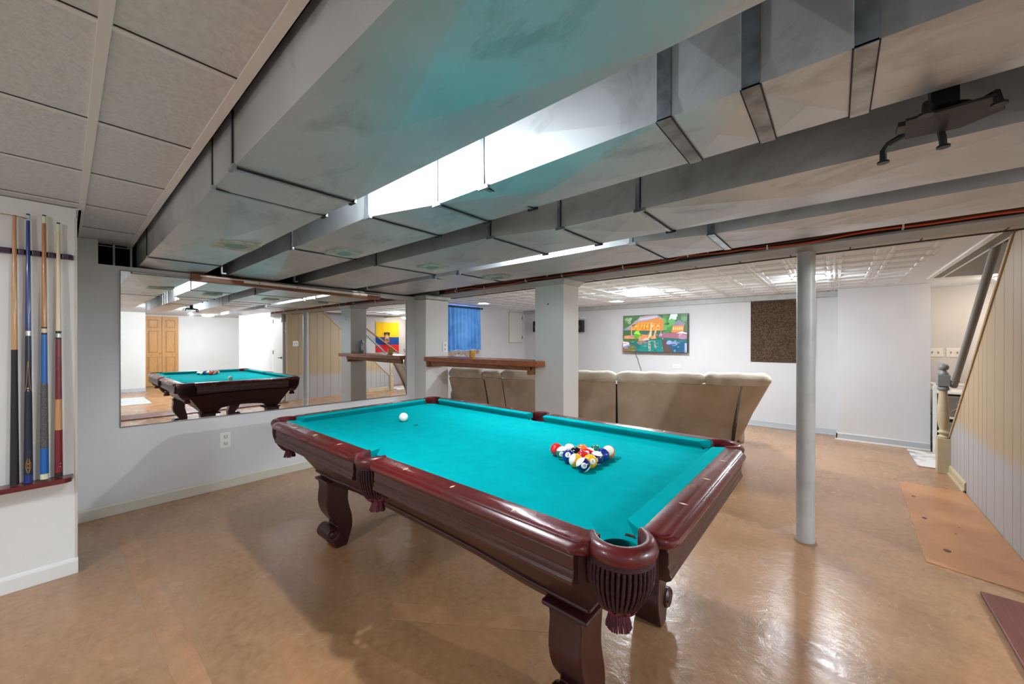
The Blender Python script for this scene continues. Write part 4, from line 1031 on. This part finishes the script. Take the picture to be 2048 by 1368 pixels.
# curtain + window
b = MB(); b.box(-5.512,-5.497,4.55,5.32,1.20,1.93,mat('window_daylight', (.8,.9,1), .4, emit=(.80,.90,1.0), estr=1.2)); b.box(-5.50,-5.485,4.50,5.36,1.10,1.16,WALLW); b.box(-5.50,-5.485,4.50,4.55,1.16,1.95,WALLW); b.box(-5.50,-5.485,5.32,5.37,1.16,1.95,WALLW)
struct(b.build('window_1'))
t = thing('window_curtain', 'short blue curtain gathered on a rod over the basement window', 'curtain', (-5.44,4.93,1.14))
CU = mat('blue_curtain_fabric', (.45,.72,.98), .9, var=(.33,.60,.90), vscale=5, vdetail=6, bump=.3, bscale=90)
b = MB(); n = 90; cols = []
for side_ in (0, 1):
    for j, z in enumerate((1.148,1.20,1.35,1.55,1.75,1.90,1.965)):
        row = []
        for i in range(n+1):
            w = i/n; y = 4.50+.90*w; amp = (.018 if j < 5 else .010)*(1+.4*math.sin(w*9+j*.2)); x = -5.44+amp*math.sin(w*60+.6*math.sin(w*17)+j*.05)+(.006 if side_ else 0)
            y += .02*(1-j/6)*w; zz = z-(.012*math.sin(w*14)+.02*(1-w) if j == 0 else 0)
            row.append((x, y, zz))
        cols.append(row)
vs = [p for r in cols for p in r]; fs = []
for s_ in (0, 1):
    for j in range(6):
        for i in range(n):
            o = (s_*7+j)*(n+1)+i; f = (o, o+1, o+n+2, o+n+1); fs.append(f if s_ else f[::-1])
b.add(vs, fs, CU, True); b.build('curtain_fabric', t)
b = MB(); b.tube([(-5.43,4.45,1.955),(-5.43,5.43,1.955)], .008, BLACK, 8); b.sphere((-5.43,5.445,1.955), .020, BLACK, 12, 8); b.build('curtain_rod', t)
b = MB(); b.box(-5.462,-5.418,4.50,5.40,1.935,1.975,mat('navy_curtain_header', (.12,.22,.36), .9, var=(.2,.32,.5), vscale=40)); b.build('curtain_header', t, bevel=.008)
b = MB(); pts = [(4.50,1.12),(5.40,1.12),(5.42,1.07),(5.30,1.04),(5.20,1.075),(5.10,.985),(5.02,1.06),(4.95,1.03),(4.85,1.07),(4.74,1.02),(4.62,1.05),(4.50,1.03)]
b.prism(pts, 0, -5.484, -5.478, mat('tan_torn_paper', (.72,.62,.50), .9)); tag(b.build('torn_paper'), 'torn tan paper hanging out below the blue curtain', 'paper')

# ------------------------------------------------------------------ STAIR SIDE
def stair_side():
    # grooved panel wall with sloped top
    ys = [3.10,3.36,3.60,3.761,3.90,4.07,4.265,4.449,4.56,4.666,4.806,4.95,5.10,5.24,5.36,5.48,5.60,5.66]
    def ztop(y): return min(2.0, .335+(5.653-y)*.93)
    b = MB()
    for i in range(len(ys)-1):
        a, c = ys[i]+.0022, ys[i+1]-.0022
        poly = [(a,0),(c,0),(c,ztop(c))]
        yk = 5.653-(2.0-.335)/.93
        if a < yk < c: poly.append((yk, 2.0))
        poly.append((a, ztop(a)))
        b.prism(poly, 0, .858, .876, PANEL)
    b.prism([(3.10,0),(5.66,0),(5.66,.30),(5.653-(1.97-.335)/.93,1.97),(3.10,1.97)], 0, .864, .90, mat('groove_brown', (.35,.28,.20), .8))
    struct(b.build('wall_stair_panel'))
    b = MB(); y1, y0 = 5.66, 3.862
    b.prism([(y1,.325),(y0,2.0),(y0,2.04),(y1+.01,.352)], 0, .848, .91, BEIGED); struct(b.build('trim_8', bevel=.003))
    b = MB(); b.box(.845,.858,5.02,5.61,0,.075,BEIGE); b.prism([(.845,.075),(.858,.075),(.858,.095),(.852,.09)], 1, 5.02, 5.61, BEIGE); b.box(.835,.858,5.02,5.61,0,.02,BEIGE); struct(b.build('baseboard_stair', bevel=.002))
    b = MB(); b.box(.846,.858,3.10,3.14,0,2.0,BEIGE); struct(b.build('trim_9'))
    # newel
    t = thing('newel_post', 'turned newel post, grey above and beige below, at the stair foot', 'newel post', (.815,5.655,0))
    NG = mat('newel_grey_paint', (.52,.52,.51), .4)
    c = (.815,5.655)
    b = MB(); b.box(c[0]-.045,c[0]+.045,c[1]-.045,c[1]+.045,0,.345,BEIGE); b.build('base_block', t, bevel=.004)
    b = MB(); b.lathe([(.042,.345),(.044,.36),(.028,.375),(.026,.385),(.040,.40),(.040,.408),(.030,.42),(.026,.43),(.034,.46),(.041,.52),(.043,.58),(.040,.66),(.034,.74),(.030,.80),(.0305,.815)], (*c,0), BEIGE, 32); b.build('turned_shaft', t)
    b = MB(); b.lathe([(.0305,.815),(.036,.82),(.042,.83),(.042,.845),(.034,.858),(.034,.862)], (*c,0), NG, 32); b.box(c[0]-.043,c[0]+.043,c[1]-.043,c[1]+.043,.862,.975,NG); b.build('top_block', t, bevel=.005)
    b = MB(); b.lathe([(.036,.975),(.038,.985),(.028,1.0),(.022,1.012),(.022,1.018),(.034,1.028),(.040,1.045),(.038,1.062),(.026,1.078),(.008,1.086),(.001,1.087)], (*c,0), NG, 32); b.build('ball_finial', t)
    # handrail
    t = thing('handrail', 'dark grey sloping handrail rising from the newel post', 'handrail', (.885,5.6,.86))
    b = MB(); b.tube([(.885,5.66,.865),(.885,5.56,.955),(.885,4.15,2.20)], .026, NG, 14); b.build('rail', t)
    b = MB(); b.tube([(.86,5.62,.90),(.875,5.60,.905),(.885,5.60,.905)], .007, BLACK, 8); b.lathe([(.031,0),(.031,.01)], (.885,5.605,.912), BLACK, 14); b.build('bracket', t)
    t = thing('handrail', 'tan sloping handrail on the stair wall, seen in the mirror', 'handrail', (1.86,5.6,.95))
    b = MB(); b.tube([(1.84,6.55,.95),(1.84,4.2,2.55)], .022, BEIGED, 12); b.build('rail', t)
    for y in (6.3, 4.8):
        b = MB(); z = .95+(6.55-y)*.681; b.tube([(1.9,y,z-.06),(1.86,y,z-.06),(1.84,y,z-.02)], .007, BLACK, 8); b.build('bracket', t)
    # stairs
    t = thing('staircase', 'carpeted basement stairs rising behind the beige panelling', 'staircase', (1.39,4.5,0))
    SM = mat('stair_tan', (.62,.52,.42), .8)
    for k in range(8):
        y1_ = 5.50-.25*k; b = MB(); b.box(.905,1.895,y1_-.27,y1_,.0 if k == 0 else .19*k-.02,.19*(k+1),SM); b.build('step', t, bevel=.006)
stair_side()
# walls to the right seen in the mirror
b = MB(); b.box(.876, 3.86, 3.10, 3.2, 0, 2.75, WALL); b.box(3.78,3.94,3.02,3.2,0,2.06,WALLW); struct(b.build('wall_right_return'))
b = MB(); b.box(6.6, 6.75, 1.2, 4.4, 0, 2.4, WALLW); struct(b.build('wall_far_right'))
b = MB(); b.box(5.46, 6.75, -3.4, 1.356, 0, 2.05, WALLW); struct(b.build('wall_right_block'))
b = MB(); b.box(5.446, 5.46, -3.4, 1.356, 0, .085, BASEG); struct(b.build('baseboard_right'))
b = MB(); b.box(3.8, 6.75, 4.3, 4.4, 0, 2.4, WALL); b.box(3.86,3.94,3.2,4.4,0,2.75,WALL); struct(b.build('wall_right_end'))
b = MB(); b.box(3.8,6.75,3.2,4.4,2.06,2.1,TILE); struct(b.build('ceiling_right'))
t = thing('bifold_door', 'tan wooden folding closet door seen at the left of the mirror', 'door', (6.58,1.80,0))
PINE = mat('pine_door', (.78,.58,.33), .45, var=(.70,.49,.26), vscale=6, stretch=(14,14,1.4))
PINED = mat('pine_door_recess', (.66,.46,.25), .5)
for a, c in ((1.44,1.80),(1.81,2.17)):
    b = MB(); b.box(6.555,6.585,a,c,.02,2.02,PINE); q = b.build('door_leaf', t, bevel=.003)
    for z0_, z1_ in ((.15,.85),(.97,1.60),(1.68,1.92)):
        b = MB(); b.box(6.548,6.556,a+.07,c-.07,z0_,z1_,PINED); b.box(6.540,6.55,a+.10,c-.10,z0_+.03,z1_-.03,PINE); b.build('raised_panel', q, bevel=.003)
b = MB(); b.sphere((6.53,1.77,.95), .018, BRASS, 12, 8); b.build('knob', t)
t = thing('hinged_door', 'white flush door beside the beige panelling, seen in the mirror', 'door', (1.22,3.08,0))
b = MB(); b.box(.93,1.51,3.068,3.10,.01,1.98,WALLW); b.build('door_leaf', t, bevel=.003)
b = MB(); b.box(1.515,1.60,3.07,3.10,0,2.04,WHITE); b.box(.885,1.60,3.07,3.10,1.985,2.04,WHITE); b.build('door_frame', t, bevel=.003)
for z in (.25,1.05,1.75):
    b = MB(); b.box(1.500,1.520,3.060,3.07,z-.045,z+.045,BLACK); b.build('hinge', t)
b = MB(); b.tube([(1.0,3.07,.94),(1.0,3.03,.94),(1.05,3.02,.94)], .010, BLACK, 8); b.lathe([(.026,0),(.026,-.008)], (1.0,3.068,.94), BLACK, 16, axis=1); b.build('door_lever', t)
b = MB(); b.sphere((.93,3.045,1.80), .05, WHITE, 18, 12, (.9,.35,1.9)); b.box(.905,.955,3.04,3.07,1.87,1.96,BLACK)
tag(b.build('wall_lantern'), 'small white oval light fixture at the top of the flush door', 'lamp')

# flag on the stair wall
def flag():
    t = thing('wall_flag', 'yellow, blue and red flag pinned on the stair wall, seen in mirror', 'flag', (1.89,6.2,.98))
    Yl = mat('flag_yellow', (.97,.80,.08), .85); Bl = mat('flag_blue', (.05,.30,.62), .85); Rd = mat('flag_red', (.87,.12,.16), .85)
    y0, y1, z0, z1 = 5.82, 6.58, .98, 1.87
    def strip(za, zb_, m, name):
        b = MB(); n = 40; vs = []
        for s_ in (0,.003):
            for z in (za, (za+zb_)/2, zb_):
                for i in range(n+1):
                    w = i/n; vs.append((1.885-s_+.008*math.sin(w*22+z*2)*(.3+.7*(1.87-z)), y0+(y1-y0)*w, z+.012*math.sin(w*PI)*(-1 if z > 1.8 else 0)))
        fs = []
        for s_ in (0,1):
            for j in (0,1):
                for i in range(n):
                    o = (s_*3+j)*(n+1)+i; fs.append((o,o+1,o+n+2,o+n+1))
        b.add(vs, fs, m, True); return b.build(name, t)
    strip(1.425, 1.87, Yl, 'yellow_band'); strip(1.20, 1.425, Bl, 'blue_band'); strip(.98, 1.20, Rd, 'red_band')
    b = MB(); yc, zc = 6.17, 1.40; xx = 1.868
    BR = mat('crest_brown', (.25,.16,.12), .8); 
    def dsk(cy, cz, ry, rz, m, lay): b.prism([(cy+ry*math.cos(2*PI*i/24), cz+rz*math.sin(2*PI*i/24)) for i in range(24)], 0, xx-.001*lay, xx-.001*lay+.0008, m)
    dsk(yc, zc-.02, .07, .12, GOLD, 1); dsk(yc, zc-.02, .052, .10, mat('crest_sky', (.60,.75,.82), .8), 2); dsk(yc, zc-.06, .045, .05, mat('crest_green', (.30,.45,.30), .8), 3); dsk(yc, zc+.05, .02, .02, Yl, 3)
    for s_ in (-1, 1):
        b.prism([(yc,zc+.13),(yc+s_*.05,zc+.17),(yc+s_*.10,zc+.16),(yc+s_*.085,zc+.06),(yc+s_*.04,zc+.09)], 0, xx-.002, xx-.0012, BR)
        b.prism([(yc+s_*.06,zc+.06),(yc+s_*.085,zc+.05),(yc+s_*.085,zc-.14),(yc+s_*.05,zc-.16)], 0, xx-.0015, xx-.001, Rd)
    dsk(yc, zc+.16, .018, .022, BR, 3); b.build('crest', t)
flag()

# white shelf with bins beyond the stairs
t = thing('storage_shelf', 'white open shelf unit behind the newel post', 'shelf', (1.25,6.85,0))
for x, y in ((.886,6.60),(1.62,6.60),(.886,7.12),(1.62,7.12)):
    b = MB(); b.box(x-.016,x+.016,y-.016,y+.016,0,.79,WHITE); b.build('leg', t, bevel=.003)
b = MB()
for z in (.10,.415,.70): b.box(.885,1.64,6.58,7.14,z,z+.02,WHITE)
b.build('shelf_board', t, bevel=.002)
b = MB(); b.box(.885,1.64,6.59,6.615,.765,.79,WHITE); b.box(.885,1.64,7.10,7.13,.765,.79,WHITE); b.box(.89,.915,6.6,7.12,.765,.79,WHITE); b.box(1.61,1.635,6.6,7.12,.765,.79,WHITE)
for x in (1.0,1.15,1.3,1.45): b.box(x-.01,x+.01,6.595,6.61,.70,.77,WHITE)
for y in (6.75,6.9,7.02): b.box(.893,.905,y-.01,y+.01,.70,.77,WHITE)
b.build('guard_rail', t)
BINM = mat('grey_brown_fabric', (.50,.46,.42), .9, bump=.3, bscale=200); LINE = mat('pale_line_print', (.78,.76,.72), .8)
t = thing('storage_bin', 'grey brown fabric bin with a pale curled line print, on middle shelf', 'bin', (1.2,6.85,.435), 'fabric bins on the shelf')
b = MB(); b.box(.95,1.30,6.61,7.05,.436,.68,BINM); b.build('bin_body', t, bevel=.008)
b = MB(); 
for s_ in (-1, 1):
    b.tube([(1.10+s_*(.045*math.cos(a/10*PI*1.6)), 6.606, .60+.035*math.sin(a/10*PI*1.6)) for a in range(11)], .002, LINE, 5)
    b.tube([(1.10,6.606,.60),(1.10+s_*.03,6.606,.55),(1.10+s_*.09,6.606,.49)], .002, LINE, 5)
b.tube([(.97,6.606,.665),(1.28,6.606,.665)], .002, LINE, 5); b.build('printed_motif', t)
t = thing('storage_bin', 'plain grey brown fabric bin on the lowest board of the white shelf', 'bin', (1.2,6.85,.12), 'fabric bins on the shelf')
b = MB(); b.box(.95,1.30,6.61,7.05,.121,.37,BINM); b.build('bin_body', t, bevel=.008)
b = MB(); b.box(1.1,1.15,6.600,6.612,.27,.29,BLACK); b.build('handle', t)
b = MB(); b.box(.655,1.35,5.77,6.56,.001,.012,mat('marbled_rug', (.86,.86,.86), .9, var=(.52,.53,.55), vscale=7, vdetail=10, bump=.3, bscale=90, contrast=(.50,.68)))
tag(b.build('rug', bevel=.003), 'white and grey marbled rug at the foot of the stairs', 'rug')
b = MB(); n = 9
for k in range(n):
    b.box(2.65+1.3*k/n, 2.65+1.3*(k+1)/n, .10, 1.17, .001, .010, [WHITE, mat('rug_grey_stripe', (.62,.62,.62), .9)][k % 2])
tag(b.build('rug'), 'white rug with grey stripes, seen at the lower left of mirror', 'rug')
# floor patch and wooden board
b = MB(); PP = mat('orange_floor_patch', (.77,.55,.38), .34, var=(.70,.49,.33), vscale=3.2, vdetail=9, bump=.25, bscale=30, rvar=.06)
b.prism([(.45,5.03),(.845,5.02),(.845,3.20),(.41,3.30)], 2, 0, .004, PP)
SPOT = mat('knot_brown', (.38,.22,.12), .7)
for x, y, r in ((.50,4.62,.016),(.50,4.10,.018),(.53,3.55,.022),(.62,3.9,.008),(.66,4.05,.007)):
    b.add([(x+r*math.cos(2*PI*i/12)*.8, y+r*math.sin(2*PI*i/12)*1.1, .0045) for i in range(12)], [tuple(range(12))], SPOT)
struct(b.build('floor_patch', bevel=.001))
b = MB(); b.box(.57,1.13,-1.2,3.06,0,.018,mat('reddish_board', (.44,.24,.20), .42, var=(.38,.20,.17), vscale=5, stretch=(14,1,1), bump=.1))
tag(b.build('floor_board', bevel=.004), 'low reddish brown board lying on the floor at lower right', 'board')
# pale saw-cut band across the floor
b = MB(); BANDM = mat('floor_band_orange', (.70,.52,.38), .28, var=(.64,.48,.35), vscale=9, vdetail=8, bump=.3, bscale=60, rvar=.06)
b.prism([(-3.66,.30),(-3.58,.22),(-1.85,.27),(-1.0,.28),(-1.0,.36),(-1.95,.36)], 2, 0, .0012, BANDM)
b.prism([(-1.68,1.06),(-1.60,.98),(-.98,1.40),(-1.04,1.49)], 2, 0, .0012, BANDM)
struct(b.build('floor_band'))

# ------------------------------------------------------------------ LAMPS (the room's own, plus added fill lamps)
def bulb(label, x, y, z, power_mat, r=.03, group='bare bulbs between the ducts'):
    t = thing('light_bulb', label, 'light bulb', (x,y,z-r), group)
    b = MB(); b.sphere((x,y,z), r, power_mat, 16, 10); b.build('glass_globe', t)
    b = MB(); b.lathe([(.014,0),(.018,.03),(.03,.035),(.03,.06)], (x,y,z+r*.8), WHITE, 16); b.build('lamp_holder', t)
def dome(label, x, y, zc, power_mat, r=.12, group=None):
    t = thing('ceiling_lamp', label, 'ceiling lamp', (x,y,zc-.05), group)
    b = MB(); b.lathe([(.001,-.048),(r*.5,-.044),(r*.85,-.03),(r,-.012),(r,-.008)], (x,y,zc), power_mat, 32); b.build('glass_dome', t)
    b = MB(); b.lathe([(r*1.04,-.010),(r*1.04,0)], (x,y,zc), WHITE, 32); b.build('base_ring', t)
BP = lampmat('bulb_glow', (.95,.98,1.0), 720)
bulb('bare bulb hidden between the first and second duct', -1.35, .86, 2.02, BP)
bulb('bare bulb hidden between the third and fourth duct', -1.7, 2.15, 2.02, lampmat('bulb_glow_b', (.95,.98,1.0), 700))
bulb('bare bulb near the ceiling right of the bracket, bright in the mirror', 2.9, 1.85, 1.95, lampmat('bulb_glow_c', (.95,.98,1.0), 1900))
FL = lampmat('dome_glow', (.93,.97,1.0), 135)
FL2 = lampmat('dome_glow_h', (.93,.97,1.0), 60)
dome('glowing round ceiling lamp over the sofa in the far room', -2.05, 5.23, ZF, FL, .13, 'far room ceiling lamps')
dome('round ceiling lamp hidden behind the steel post', -.22, 5.15, ZF, FL2, .13, 'far room ceiling lamps')
dome('added round fill lamp behind the camera over the cue wall', -1.6, -1.5, ZC, lampmat('fill_glow_c', (.93,.97,1.0), 58), .15, 'added fill lamps')  # unseen lamp, added as ambient fill for the near room
dome('added round fill lamp right of the camera', 2.6, -1.2, ZC, lampmat('fill_glow_d', (.93,.97,1.0), 58), .15, 'added fill lamps')  # second out-of-view lamp added to lift the ambient light
dome('added round fill lamp at the far right, lighting the pine door', 5.2, 2.6, ZC, lampmat('fill_glow_g', (.93,.97,1.0), 60), .13)  # invented lamp that brightens the far wall reflected in the mirror
dome('stairwell ceiling lamp above the stairs', 1.4, 6.5, ZF, lampmat('dome_glow_e', (1.0,.92,.82), 30), .10)
for k, (x, y) in enumerate(((-4.94,5.0),(-2.9,6.25))):
    b = MB(); b.lathe([(.001,-.006),(.075,-.006),(.085,0)], (x,y,ZF), lampmat('recess_glow', (1,1,1), 10.0), 24)
    tag(b.build('recessed_lamp'), ['small recessed ceiling lamp above the blue curtain', 'small recessed ceiling lamp between the glowing lamp and back wall'][k], 'ceiling lamp', 'recessed lamps in the far room')

w = bpy.data.worlds.new('world'); SC.world = w; w.use_nodes = True
w.node_tree.nodes['Background'].inputs[0].default_value = (1,.99,.98,1); w.node_tree.nodes['Background'].inputs[1].default_value = .15

for o in bpy.data.objects:
    if '_o' in o: del o['_o']
SC.view_settings.view_transform = 'Standard'; SC.view_settings.look = 'None'; SC.view_settings.gamma = 1; SC.view_settings.use_curve_mapping = False
SC.view_settings.exposure = 1.74
